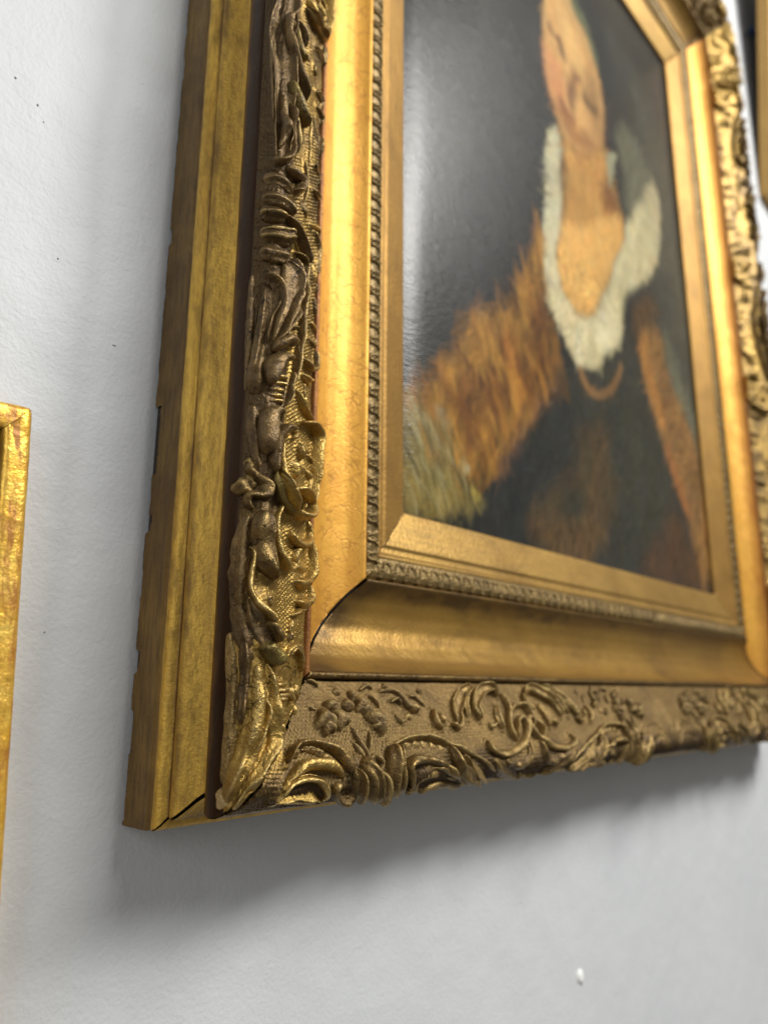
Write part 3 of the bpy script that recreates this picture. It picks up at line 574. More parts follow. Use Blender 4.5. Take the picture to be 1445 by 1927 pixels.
  ('B','r','leaf','d',(0.006,0.01,0.009,0.005),0.016,0,[(0.6157,0.0262),(0.6634,0.0203),(0.6889,0.0265),(0.6996,0.0535)]),
  ('B','g','leaf','g',(0.004,0.01,0.011,0.005),0.013,0,[(0.5991,0.1679),(0.555,0.1504),(0.5188,0.1193),(0.5075,0.0957)]),
  ('B','r','leaf','g',(0.003,0.008,0.005),0.013,0,[(0.599,0.1639),(0.5618,0.1409),(0.5424,0.1027)]),
  ('B','g','leaf','g',(0.004,0.01,0.01,0.004),0.014,0,[(0.5769,0.0986),(0.5807,0.1292),(0.6188,0.156),(0.6557,0.1608),(0.6714,0.146)]),
  ('B','r','leaf','g',(0.004,0.009,0.004),0.012,0,[(0.6472,0.1269),(0.6341,0.1025),(0.6367,0.0797)]),
  ('B','r','leaf_hook','g',(0.004,0.006,0.004),0.011,0,[(0.4906,0.0965),(0.5033,0.0869),(0.5199,0.0973)]),
  ('B','r','leaf_hook','g',(0.003,0.005,0.003),0.01,0,[(0.6022,0.0951),(0.6037,0.0857),(0.6237,0.092)]),
  ('B','r','stem','g',(0.003,0.006,0.004),0.012,0,[(0.6807,0.1524),(0.6859,0.1323),(0.6753,0.1089)]),
  ('B','b','flower','f',(0.017,),0.02125,0.002,[(0.2004,0.1095)]),
  ('B','b','flower','f',(0.014,),0.0175,0.002,[(0.2252,0.1286)]),
  ('B','b','flower','f',(0.015,),0.01875,0.002,[(0.2303,0.1077)]),
  ('B','b','flower','f',(0.013,),0.01625,0.002,[(0.202,0.0989)]),
  ('B','b','flower','f',(0.011,),0.013749999999999998,0.002,[(0.2587,0.1325)]),
  ('B','b','flower','f',(0.013,),0.01625,0.002,[(0.2878,0.1323)]),
  ('B','b','flower','f',(0.009,),0.01125,0.002,[(0.2796,0.1487)]),
  ('B','b','flower','f',(0.017,),0.02125,0.002,[(0.3073,0.1051)]),
  ('B','b','flower','f',(0.013,),0.01625,0.002,[(0.3097,0.0959)]),
  ('B','b','flower','f',(0.012,),0.015,0.002,[(0.2958,0.1238)]),
  ('B','r','stem','f',(0.003,0.004,0.004),0.009,0,[(0.2499,0.0983),(0.2575,0.0742),(0.2671,0.0488)]),
  ('B','r','stem','f',(0.002,0.003,0.003),0.009,0,[(0.2858,0.0899),(0.2773,0.0718),(0.2686,0.0542)]),
  ('B','r','leaf','f',(0.002,0.005,0.003),0.008,0,[(0.2458,0.0749),(0.251,0.0622),(0.2594,0.0481)]),
  ('B','r','leaf_hook','f',(0.003,0.005,0.005,0.003),0.012,0,[(0.2803,0.0517),(0.2921,0.0434),(0.285,0.0318),(0.2665,0.0382)]),
  ('B','r','tendril','f',(0.003,0.004,0.004,0.003),0.009,0,[(0.3441,0.1559),(0.3773,0.1594),(0.3923,0.1463),(0.3961,0.1285),(0.4189,0.1179)]),
  ('B','r','tendril','f',(0.002,0.004,0.002),0.008,0,[(0.3597,0.1366),(0.376,0.1415),(0.3835,0.1313)]),
  ('B','r','tendril','f',(0.002,0.004,0.002),0.007,0,[(0.4129,0.1484),(0.4297,0.1448),(0.4436,0.1289)]),
  ('B','r','leaf','g',(0.003,0.007,0.003),0.01,0,[(0.3957,0.1283),(0.4058,0.1237),(0.4189,0.1184)]),
  ('B','r','leaf_hook','g',(0.003,0.006,0.006,0.003),0.011,0,[(0.4552,0.1227),(0.4495,0.0993),(0.4636,0.0861)]),
  ('B','r','leaf','g',(0.003,0.007,0.003),0.01,0,[(0.4707,0.1156),(0.4724,0.1033),(0.477,0.0987)]),
  ('B','r','tendril','f',(0.002,0.003,0.002),0.007,0,[(0.3573,0.1169),(0.3639,0.1023),(0.3822,0.1064)]),
  ('B','b','bud','g',(0.008,),0.008,0,[(0.3898,0.1112)]),
  ('B','r','tendril','f',(0.002,0.004,0.002),0.007,0,[(0.2996,0.1586),(0.3208,0.167),(0.3331,0.1621)]),
  ('B','r','tendril','f',(0.002,0.004,0.002),0.007,0,[(0.316,0.1504),(0.3265,0.1388),(0.3286,0.1273)]),
  ('B','r','tendril','f',(0.002,0.004,0.002),0.007,0,[(0.1975,0.1761),(0.209,0.1731),(0.2163,0.1647)]),
  ('B','r','tendril','f',(0.002,0.003,0.002),0.007,0,[(0.1829,0.1312),(0.1926,0.125)]),
  ('B','b','bud','f',(0.007,),0.008,0,[(0.2507,0.1569)]),
  ('B','b','bud','f',(0.006,),0.007,0,[(0.365,0.1676)]),
  ('B','b','bud','f',(0.006,),0.007,0,[(0.4479,0.1574)]),
]


MID_B = 0.72                              # the bottom pattern repeats mirrored about this distance from the corner
def fold_b(s):
    s = np.minimum(s, W - s); return np.where(s > MID_B, 2 * MID_B - s, s)
for rl in 'LB':
    r = np.random.default_rng(21)
    u = s_axis(rl, 1.42, 0.00125 if rl == 'L' else 0.0014, 0.004); L = LEN[rl]
    nw = 150; w = np.linspace(-0.009, bw[-1], nw)
    a = np.interp(w, bw, ba); d = np.interp(w, bw, bd)
    lo = a + 0.0030 + 0.0012 * np.sin(w * 260) + 0.0008 * np.sin(w * 700); s = np.clip(u[:, None] * L, lo[None, :], (L - lo)[None, :])
    Wg = np.broadcast_to(w, s.shape); sf = np.minimum(s, L - s)
    # diaper: two families of incised diagonals, faded by wear and by dust near the panel
    p = 0.0062 if rl == 'L' else 0.0068; q = 0.62
    t1 = (sf + q * Wg) / p; t2 = (sf - q * Wg) / p
    e1 = np.abs(np.mod(t1, 1) - 0.5) * 2; e2 = np.abs(np.mod(t2, 1) - 0.5) * 2
    dia = np.minimum(np.clip(e1 * 1.5, 0, 1), np.clip(e2 * 1.5, 0, 1))
    fade = np.clip((0.150 - Wg) / 0.05, 0, 1) if rl == 'B' else np.clip((0.20 - Wg) / 0.03, 0, 1)
    if rl == 'L': fade = fade * np.clip((Wg - 0.050) / 0.012, 0, 1) * np.clip((sf - 0.20) / 0.06, 0, 1)
    fade = fade * np.clip((fbm(s.shape, (30, 4), r, 3) + 0.32) * 3, 0.1, 1)
    hgt = 0.0021 * dia * fade
    hgt += 0.0022 * fbm(s.shape, (60, 8), r, 3) + 0.0012 * fbm(s.shape, (500, 70), r, 2)
    flow = 0.5 + 0.5 * np.sin(Wg * 1150 + 9 * fbm(s.shape, (34, 3), r, 2) * 2)
    hgt += 0.0008 * flow * (np.clip((0.060 - Wg) / 0.012, 0, 1) if rl == 'B' else np.maximum(np.clip((0.055 - Wg) / 0.010, 0, 1), np.clip((0.24 - sf) / 0.05, 0, 1))) * (0.4 + 0.9 * vnoise(s.shape, (60, 4), r))
    hgt += 0.0010 * fbm(s.shape, (320, 26), r, 3)
    # soft swelling under the outer foliage
    hgt += 0.008 * np.exp(-((Wg - 0.022) / 0.022) ** 2) * (0.5 + 0.8 * vnoise(s.shape, (36, 2), r))
    fs = fold_b(s) if rl == 'B' else sf
    row = fs[:, nw // 2]; hill = np.zeros(s.shape)
    for rec in STROKES:
        if rec[0] != rl: continue
        kind, wid, hh, pts = rec[1], rec[4], rec[5], rec[7]
        C = catmull(pts, 14) if len(pts) > 1 else np.array(pts + pts); m = max(wid) * 2 + 0.008
        jj = np.where((row > C[:, 0].min() - m - 0.01) & (row < C[:, 0].max() + m + 0.01))[0]
        if not len(jj): continue
        for blk in np.split(jj, np.where(np.diff(jj) > 1)[0] + 1):
            sl = slice(blk[0], blk[-1] + 1)
            dd, par = seg_dist(fs[sl], Wg[sl], C)
            ww = np.interp(par, np.linspace(0, 1, len(wid)), wid) if len(wid) > 1 else wid[0]
            hill[sl] = np.maximum(hill[sl], 0.30 * hh * np.exp(-(dd / (ww * 1.10 + 0.0018)) ** 2.0 * 1.1))
    hgt += hill
    hgt[:, 0] = -0.002; hgt[:, -4:] -= np.array([0.001, 0.003, 0.005, 0.006])
    P = surf(rl, s, Wg, hgt)
    if rl == 'L':
        pat = np.clip((0.062 - Wg) / 0.014 + 2.4 * fbm(s.shape, (40, 4), r, 3), 0, 1) * np.clip((sf - 0.27) / 0.16, 0, 1)
        pat = np.maximum(pat, np.clip(0.40 + 1.8 * fbm(s.shape, (40, 5), r, 4), 0, 0.85) * np.clip((sf - 0.50) / 0.35, 0, 1))
    else: pat = np.clip((0.052 - Wg) / 0.028 + 2.2 * fbm(s.shape, (40, 4), r, 3), 0, 1) * 0.88  # dark bronze zone, deepened in the colour for shade between the shells
    me = grid_mesh('ornament_band', P, FLIP[rl])
    at = me.color_attributes.new('patina_shade', 'FLOAT_COLOR', 'POINT')
    at.data.foreach_set('color', np.repeat(pat[..., None], 4, -1).astype(np.float32).ravel())
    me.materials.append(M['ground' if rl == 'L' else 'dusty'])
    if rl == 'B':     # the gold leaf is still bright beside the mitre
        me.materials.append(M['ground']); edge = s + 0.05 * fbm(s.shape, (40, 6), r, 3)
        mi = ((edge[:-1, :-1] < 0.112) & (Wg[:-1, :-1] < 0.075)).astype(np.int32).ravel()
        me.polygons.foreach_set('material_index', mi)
    o = new_obj('ornament_band', me, rails[rl])

_seed = [100]
def sweep(name, rail, kind, wid, h, lift, pts, fine=1.0):
    _seed[0] += 1; r = np.random.default_rng(_seed[0])
    C = catmull(pts, 200); seg = np.hypot(*np.diff(C, axis=0).T); Ls = np.r_[0, np.cumsum(seg)]; Lt = Ls[-1]
    n = int(np.clip(Lt / (0.0022 * fine), 8, 120)); st = np.linspace(0, Lt, n)
    cs = np.interp(st, Ls, C[:, 0]); cw = np.interp(st, Ls, C[:, 1]); t = st / Lt
    ts, tw = np.gradient(cs), np.gradient(cw); tn = np.hypot(ts, tw) + 1e-9; ns, nw_ = -tw / tn, ts / tn
    hw = np.interp(t, np.linspace(0, 1, len(wid)), wid)
    tip = np.clip(1 - np.abs(2 * t - 1) ** max(4.0, Lt / 0.02), 0, 1) ** 0.5
    hw = hw * (0.25 + 0.75 * tip) * (1 + 0.10 * fbm((n, 1), (max(3, n // 6), 1), r, 2)[:, 0] * 2)
    hh = (h * (0.80 + 0.45 * vnoise((n, 1), (max(2, n // 9), 1), r)[:, 0])) * (0.35 + 0.65 * tip)
    mx = 19 if max(wid) >= 0.008 else (13 if max(wid) > 0.005 else 9)
    ph = np.linspace(-1, 1, mx)
    x = np.sin(ph * math.pi / 2)
    if kind == 'g': prof = np.where(np.abs(x) > 0.97, 0.55, 0.50 + 0.55 * np.abs(x) ** 1.6); prof[0] = prof[-1] = 0.25
    else: prof = np.sqrt(np.clip(1 - x * x, 0, 1)) ** 0.85
    if name in ('leaf', 'fold', 'drapery', 'stem', 'leaf_rib') and max(wid) >= 0.008:
        nf = int(np.clip(round(max(wid) / 0.0065), 2, 4))
        prof = prof * (1 + 0.11 * np.cos(np.pi * nf * (x + 1)) - 0.05)
    asym = r.uniform(-0.22, 0.22)
    prof = prof * (1 + asym * x)
    X = np.r_[x[0], x, x[-1]]; Pf = np.r_[0, prof, 0]; base = np.r_[1, np.zeros(mx), 1]
    hm = Pf[None, :] * hh[:, None] + lift * (1 - base)[None, :] - 0.006 * base[None, :]
    # longitudinal tool lines and small dents
    hm += (1 - base)[None, :] * (0.0016 * fbm((n, mx + 2), (max(2, n // 5), 5), r, 2) + 0.0007 * vnoise((n, mx + 2), (1, mx), r)) * min(1.0, max(wid) / 0.008)
    s = cs[:, None] + ns[:, None] * X[None, :] * hw[:, None]; w = cw[:, None] + nw_[:, None] * X[None, :] * hw[:, None]
    P = surf(rail, s, w, hm)
    # closed tips
    ny, nx, _ = P.shape; V = P.reshape(-1, 3); F = grid_faces(ny, nx)
    for row, fl in ((0, False), (ny - 1, True)):
        c = V[row * nx:(row + 1) * nx].mean(0); V = np.vstack([V, c]); ci = len(V) - 1; k = np.arange(nx - 1) + row * nx
        q = np.stack([k, k + 1, np.full(nx - 1, ci), np.full(nx - 1, ci)], -1)
        F = np.vstack([F, q])
    return V, F
def blob(rail, rad, h, lift, p, lumps=1.0):
    am = 0.16 if rad[0] < 0.0125 or rail == 'L' else 0.26
    _seed[0] += 1; r = np.random.default_rng(_seed[0]); nu, nv = 9, 18
    th = np.linspace(0, math.pi / 2 * 1.15, nu); ph = np.linspace(0, 2 * math.pi, nv, endpoint=False)
    T, Ph = np.meshgrid(th, ph, indexing='ij')
    k = 1 + am * np.sin(3 * Ph + r.uniform(0, 6)) * np.sin(T) + 0.10 * np.sin(5 * Ph + r.uniform(0, 6)) * np.sin(T) ** 2
    k += 0.10 * (vnoise((nu, nv), (4, 6), r) - 0.5) * 2
    rr = rad[0] * k
    s = p[0] + rr * np.sin(T) * np.cos(Ph); w = p[1] + rr * np.sin(T) * np.sin(Ph)
    hm = lift + h * np.cos(T) * (1 + 0.25 * np.cos(2 * Ph + 1) * np.sin(T))
    P = surf(rail, s, w, hm); V = P.reshape(-1, 3); i = np.arange(nu * nv).reshape(nu, nv); j = np.roll(i, -1, 1)
    F = np.stack([i[:-1], j[:-1], j[1:], i[1:]], -1).reshape(-1, 4)
    return V, F
def build_stroke(rec):
    rail, kind, name, mat, wid, h, lift, pts = rec
    if kind != 'b': h = h * (1.22 if rail == 'L' else 1.25)
    if rail == 'B' and sum(p[1] for p in pts) / len(pts) < 0.016: h = h * 0.62
    if rail == 'L' and min(p[1] for p in pts) > 0.115: h = h * 0.60
    if kind == 'b': V, F = blob(rail, wid, h, lift, pts[0])
    else: V, F = sweep(name, rail, kind, wid, h, lift, pts)
    F = np.asarray(F)
    V = np.asarray(V)
    me = bpy.data.meshes.new(name)
    me.from_pydata((V * S).tolist(), [], [tuple(dict.fromkeys(f)) for f in F.tolist()]); me.update()
    import bmesh
    bm = bmesh.new(); bm.from_mesh(me); bmesh.ops.remove_doubles(bm, verts=bm.verts, dist=1e-7); bmesh.ops.recalc_face_normals(bm, faces=bm.faces)
    # open solids: make sure the faces look away from the wall
    up = sum(f.normal.y * f.calc_area() for f in bm.faces)
    if up > 0: bmesh.ops.reverse_faces(bm, faces=bm.faces)
    bm.to_mesh(me); bm.free()
    me.polygons.foreach_set('use_smooth', np.ones(len(me.polygons), bool))
    return new_obj(name, me, rails[rail], M['d' if (mat == 'g' and rail == 'L' and pts[0][0] > 0.62 and _seed[0] % 3) else 'h' if (mat == 'g' and rail == 'B' and pts[0][0] > 0.13) else 'g' if (rail == 'B' and pts[0][0] < 0.11) else mat])
made = {'L': [], 'B': []}
for rec in STROKES:
    o = build_stroke(rec); made[rec[0]].append((o, min(p[0] for p in rec[7]), max(p[0] for p in rec[7]), rec))
def dup(o, parent, loc, scale):
    c = o.copy(); scene.collection.objects.link(c); c.parent = parent; c.location = Vector(loc) * S; c.scale = scale; return c
# the bottom pattern, mirrored about MID_B and then about the middle of the rail
half = []
for o, lo, hi, rec in made['B']:
    half.append((o, lo, hi))
    if lo > 0.20 and (2 * MID_B - lo) < W / 2 - 0.01 and hi < MID_B + 0.02 and hi < 0.70 + 0.05:
        c = dup(o, rails['B'], (2 * MID_B, 0, 0), (-1, 1, 1)); half.append((c, 2 * MID_B - hi, 2 * MID_B - lo))
for o, lo, hi in half:
    c = o.copy(); scene.collection.objects.link(c); c.parent = rails['B']
    c.location.x = W * S - o.location.x; c.scale.x = -o.scale.x
# the left pattern carries on above: mirrored about the middle of the rail, plus the stretch between
for o, lo, hi, rec in made['L']:
    if hi < 1.33: dup(o, rails['L'], (0, 0, H), (1, 1, -1))
for o, lo, hi, rec in made['L']:
    if lo > 0.44 and hi < 0.90: dup(o, rails['L'], (0, 0, 0.87), (1, 1, 1)); dup(o, rails['L'], (0, 0, H - 0.87), (1, 1, -1))
# right and top rails: the same rails mirrored
def mirror_rail(src, axis):
    top = src.copy(); scene.collection.objects.link(top); top.parent = frame
    sc = [1, 1, 1]; lc = [0, 0, 0]
    if axis == 'x': sc[0] = -1; lc[0] = W * S
    else: sc[2] = -1; lc[2] = H * S
    top.scale = sc; top.location = lc
    for ch in list(src.children):
        c = ch.copy(); scene.collection.objects.link(c); c.parent = top
    return top
mirror_rail(rails['L'], 'x'); mirror_rail(rails['B'], 'z')

# ------------------------------------------------------------------ painting
PAINT = [
  (0.1,0.03,(70,71,74),(50,50,54),0.5,[(0.792,1.88),(1.114,1.935),(1.051,1.438),(0.812,1.112),(0.708,1.264),(0.696,1.662)]),
  (0.1,0.03,(74,77,74),(60,62,58),0.5,[(1.725,2.594),(2.075,2.395),(2.295,1.875),(2.246,1.173),(1.96,1.506),(1.904,2.263)]),
  (0.08,0.02,(66,66,60),(52,52,48),0.5,[(1.216,1.019),(1.672,1.354),(1.847,1.142),(2.036,0.705),(1.698,0.536),(1.446,0.553),(1.386,0.858)]),
  (0.02,0.012,(112,116,88),(84,88,66),0.7,[(1.356,2.485),(1.475,2.492),(1.532,2.446),(1.578,2.368),(1.546,2.3),(1.471,2.356),(1.383,2.397),(1.317,2.453)]),
  (0.016,0.006,(224,178,114),(196,144,84),0.4,[(1.233,2.426),(1.208,2.239),(1.206,2.097),(1.224,2.001),(1.258,1.946),(1.286,1.896),(1.345,1.878),(1.432,1.899),(1.512,1.956),(1.578,2.049),(1.6,2.16),(1.589,2.263),(1.552,2.348),(1.498,2.42),(1.411,2.452),(1.368,2.54)]),
  (0.03,0.01,(204,124,84),(194,118,76),0.5,[(1.21,2.139),(1.22,2.028),(1.267,1.972),(1.32,2.037),(1.308,2.13),(1.257,2.154)]),
  (0.02,0.008,(228,184,116),(216,170,104),0.3,[(1.352,2.373),(1.408,2.351),(1.451,2.275),(1.473,2.205),(1.436,2.2),(1.382,2.246),(1.343,2.281)]),
  (0.02,0.01,(168,112,62),(150,98,54),0.4,[(1.24,1.963),(1.301,1.914),(1.403,1.902),(1.505,1.96),(1.464,1.988),(1.374,1.96),(1.309,1.989)]),
  (0.045,0.014,(100,70,48),(96,66,48),0.6,[(1.532,2.312),(1.578,2.233),(1.599,2.148),(1.567,2.027),(1.471,1.927),(1.501,2.053),(1.479,2.123),(1.463,2.176)]),
  (0.01,0.005,(84,56,44),(70,46,40),0.4,[(1.307,2.261),(1.325,2.238),(1.339,2.202),(1.327,2.18),(1.305,2.201),(1.294,2.231)]),
  (0.008,0.004,(120,84,60),(104,72,52),0.3,[(1.24,2.268),(1.271,2.242),(1.313,2.253),(1.304,2.234),(1.263,2.224),(1.231,2.241)]),
  (0.018,0.01,(112,70,52),(84,50,46),0.5,[(1.391,2.194),(1.442,2.191),(1.415,2.143),(1.4,2.07),(1.372,2.003),(1.353,2.027),(1.344,2.069),(1.363,2.128)]),
  (0.014,0.008,(140,78,56),(120,66,50),0.4,[(1.291,2.022),(1.336,1.996),(1.384,1.986),(1.368,1.964),(1.32,1.965),(1.282,1.987)]),
  (0.014,0.008,(76,60,44),(70,54,40),0.5,[(1.461,2.157),(1.504,2.14),(1.558,2.144),(1.546,2.108),(1.491,2.097),(1.449,2.115)]),
  (0.03,0.008,(206,156,84),(172,122,62),0.6,[(1.281,1.908),(1.296,1.787),(1.267,1.621),(1.251,1.522),(1.403,1.58),(1.606,1.721),(1.678,1.778),(1.639,1.904),(1.588,2.001),(1.559,2.022),(1.432,1.899),(1.345,1.878)]),
  (0.02,0.01,(212,160,84),(200,146,78),0.4,[(1.33,1.865),(1.373,1.813),(1.394,1.747),(1.362,1.71),(1.327,1.767),(1.3,1.827)]),
  (0.025,0.01,(140,92,48),(120,76,42),0.6,[(1.59,1.897),(1.682,1.801),(1.686,1.72),(1.603,1.699),(1.561,1.738),(1.548,1.812)]),
  (0.016,0.006,(232,182,104),(214,158,84),0.5,[(1.253,1.541),(1.219,1.436),(1.223,1.352),(1.261,1.3),(1.349,1.276),(1.412,1.298),(1.495,1.397),(1.599,1.557),(1.688,1.7),(1.68,1.79),(1.526,1.7),(1.37,1.591)]),
  (0.01,0.008,(214,206,178),(176,170,142),0.6,[(1.21,1.833),(1.163,1.708),(1.163,1.565),(1.135,1.43),(1.137,1.314),(1.149,1.253),(1.173,1.33),(1.23,1.494),(1.26,1.617),(1.258,1.727),(1.279,1.815),(1.259,1.879)]),
  (0.012,0.01,(228,214,178),(194,182,148),0.6,[(1.164,1.359),(1.149,1.253),(1.186,1.202),(1.248,1.16),(1.317,1.101),(1.401,1.154),(1.46,1.238),(1.425,1.296),(1.349,1.276),(1.261,1.3),(1.223,1.352),(1.204,1.412)]),
  (0.012,0.014,(220,206,168),(172,164,130),0.7,[(1.441,1.309),(1.502,1.4),(1.607,1.561),(1.691,1.698),(1.774,1.849),(1.874,1.968),(1.992,2.103),(2.056,2.067),(2.06,1.928),(1.993,1.781),(1.922,1.657),(1.77,1.553),(1.674,1.472),(1.636,1.379),(1.605,1.272),(1.538,1.222),(1.427,1.138),(1.366,1.134),(1.397,1.232)]),
  (0.04,0.02,(112,112,96),(80,82,74),0.7,[(1.766,2.2),(1.858,2.211),(1.924,2.158),(1.981,2.097),(1.873,1.963),(1.755,1.839),(1.758,1.971),(1.728,2.064),(1.702,2.114)]),
  (0.01,0.008,(168,168,144),(140,142,120),0.5,[(1.601,1.984),(1.683,2.041),(1.642,1.927),(1.61,1.867)]),
  (0.02,0.012,(236,224,192),(216,204,168),0.3,[(1.526,1.41),(1.595,1.362),(1.575,1.28),(1.485,1.211),(1.438,1.23)]),
  (0.018,0.028,(164,118,50),(92,66,36),1.2,[(1.117,1.506),(1.093,1.41),(1.012,1.258),(0.961,1.174),(0.87,1.101),(0.765,1.029),(0.738,0.973),(0.673,0.907),(0.605,0.836),(0.555,0.785),(0.541,0.71),(0.603,0.657),(0.713,0.634),(0.805,0.647),(0.883,0.696),(0.938,0.777),(0.997,0.862),(1.068,0.927),(1.159,1.032),(1.201,1.11),(1.189,1.171),(1.14,1.217),(1.137,1.314),(1.136,1.447)]),
  (0.03,0.02,(198,146,60),(150,102,42),1.0,[(1.107,1.45),(1.07,1.316),(0.954,1.141),(0.809,1.04),(0.763,0.968),(0.68,0.887),(0.623,0.805),(0.604,0.763),(0.659,0.792),(0.761,0.901),(0.876,1.023),(1.031,1.141),(1.108,1.236),(1.13,1.377)]),
  (0.03,0.02,(100,52,34),(76,44,30),1.0,[(1.091,1.229),(1.141,1.152),(1.149,1.044),(1.042,0.934),(1.002,0.951),(1.079,1.067),(1.057,1.136)]),
  (0.02,0.014,(190,122,46),(160,96,40),1.0,[(0.95,1.08),(0.986,1.004),(1.0,0.921),(0.958,0.88),(0.929,0.956),(0.913,1.022)]),
  (0.02,0.014,(104,62,40),(90,56,38),1.0,[(0.873,0.966),(0.902,0.891),(0.888,0.805),(0.843,0.806),(0.812,0.89)]),
  (0.02,0.014,(112,66,40),(96,60,38),1.0,[(0.74,0.894),(0.767,0.837),(0.798,0.754),(0.763,0.707),(0.733,0.775),(0.711,0.845)]),
  (0.025,0.018,(150,106,62),(120,84,56),0.9,[(1.159,1.032),(1.192,1.011),(1.066,0.897),(0.983,0.802),(0.92,0.716),(0.883,0.696),(0.943,0.792),(1.04,0.904)]),
  (0.016,0.022,(128,116,72),(94,84,48),1.2,[(0.541,0.745),(0.586,0.794),(0.604,0.739),(0.67,0.745),(0.696,0.703),(0.734,0.663),(0.777,0.623),(0.805,0.608),(0.751,0.581),(0.637,0.542),(0.568,0.519),(0.541,0.529)]),
  (0.014,0.02,(172,162,132),(140,126,96),1.0,[(0.597,0.737),(0.644,0.78),(0.674,0.759),(0.688,0.713),(0.658,0.681),(0.614,0.695)]),
  (0.02,0.02,(150,126,56),(116,96,46),1.2,[(0.541,0.653),(0.603,0.633),(0.675,0.626),(0.752,0.605),(0.693,0.564),(0.585,0.533),(0.541,0.553)]),
  (0.006,0.004,(190,184,150),(176,170,130),0.4,[(0.73,0.677),(0.762,0.674),(0.749,0.651),(0.726,0.654)]),
  (0.005,0.003,(206,184,84),(190,170,80),0.3,[(0.769,0.628),(0.801,0.615),(0.792,0.598),(0.768,0.613)]),
  (0.01,0.008,(118,86,54),(96,72,48),0.6,[(1.335,1.09),(1.371,1.065),(1.438,1.059),(1.514,1.103),(1.583,1.172),(1.597,1.166),(1.526,1.086),(1.442,1.04),(1.368,1.037),(1.32,1.072)]),
  (0.014,0.012,(96,72,48),(80,62,44),0.6,[(1.168,1.13),(1.219,1.052),(1.243,0.989),(1.207,0.985),(1.177,1.038),(1.153,1.093)]),
  (0.04,0.03,(92,72,50),(70,62,48),1.0,[(1.291,0.866),(1.431,0.952),(1.496,0.868),(1.496,0.719),(1.381,0.559),(1.224,0.509),(1.091,0.547),(1.017,0.576),(1.101,0.674),(1.218,0.742)]),
  (0.03,0.02,(104,80,54),(80,66,48),0.8,[(1.041,0.567),(1.178,0.617),(1.423,0.627),(1.315,0.536),(1.14,0.51)]),
  (0.03,0.02,(66,62,52),(60,58,50),0.6,[(1.185,0.691),(1.276,0.724),(1.3,0.668),(1.205,0.607),(1.152,0.641)]),
  (0.022,0.02,(156,112,62),(106,80,52),0.9,[(1.79,1.415),(1.879,1.466),(1.974,1.426),(2.03,1.32),(2.148,1.209),(2.23,1.063),(2.263,0.841),(2.245,0.599),(2.155,0.531),(2.116,0.622),(2.058,0.804),(1.953,0.937),(1.875,1.053),(1.798,1.204),(1.764,1.31)]),
  (0.016,0.012,(184,128,62),(150,104,54),0.6,[(1.788,1.398),(1.827,1.372),(1.851,1.261),(1.931,1.107),(1.898,1.079),(1.818,1.172),(1.766,1.272)]),
  (0.016,0.012,(160,104,58),(140,90,52),0.6,[(1.944,1.032),(2.002,0.948),(2.099,0.812),(2.056,0.794),(1.974,0.904),(1.917,0.987)]),
  (0.03,0.02,(110,112,96),(96,98,86),0.6,[(2.003,1.48),(2.082,1.38),(2.209,1.249),(2.259,1.091),(2.273,0.926),(2.229,1.105),(2.098,1.216),(2.003,1.332)]),
  (0.02,0.016,(94,70,46),(74,58,42),0.7,[(1.779,1.504),(1.896,1.565),(1.965,1.529),(1.828,1.434),(1.735,1.339),(1.722,1.412)]),
  (0.04,0.03,(92,64,44),(74,58,46),1.0,[(1.751,0.61),(1.93,0.781),(2.041,0.725),(2.137,0.586),(2.142,0.521),(1.86,0.519),(1.658,0.531)]),
]
BEADS = [(1.323, 1.096), (1.345, 1.063), (1.388, 1.044), (1.451, 1.052), (1.52, 1.095), (1.572, 1.147), (1.602, 1.197)]

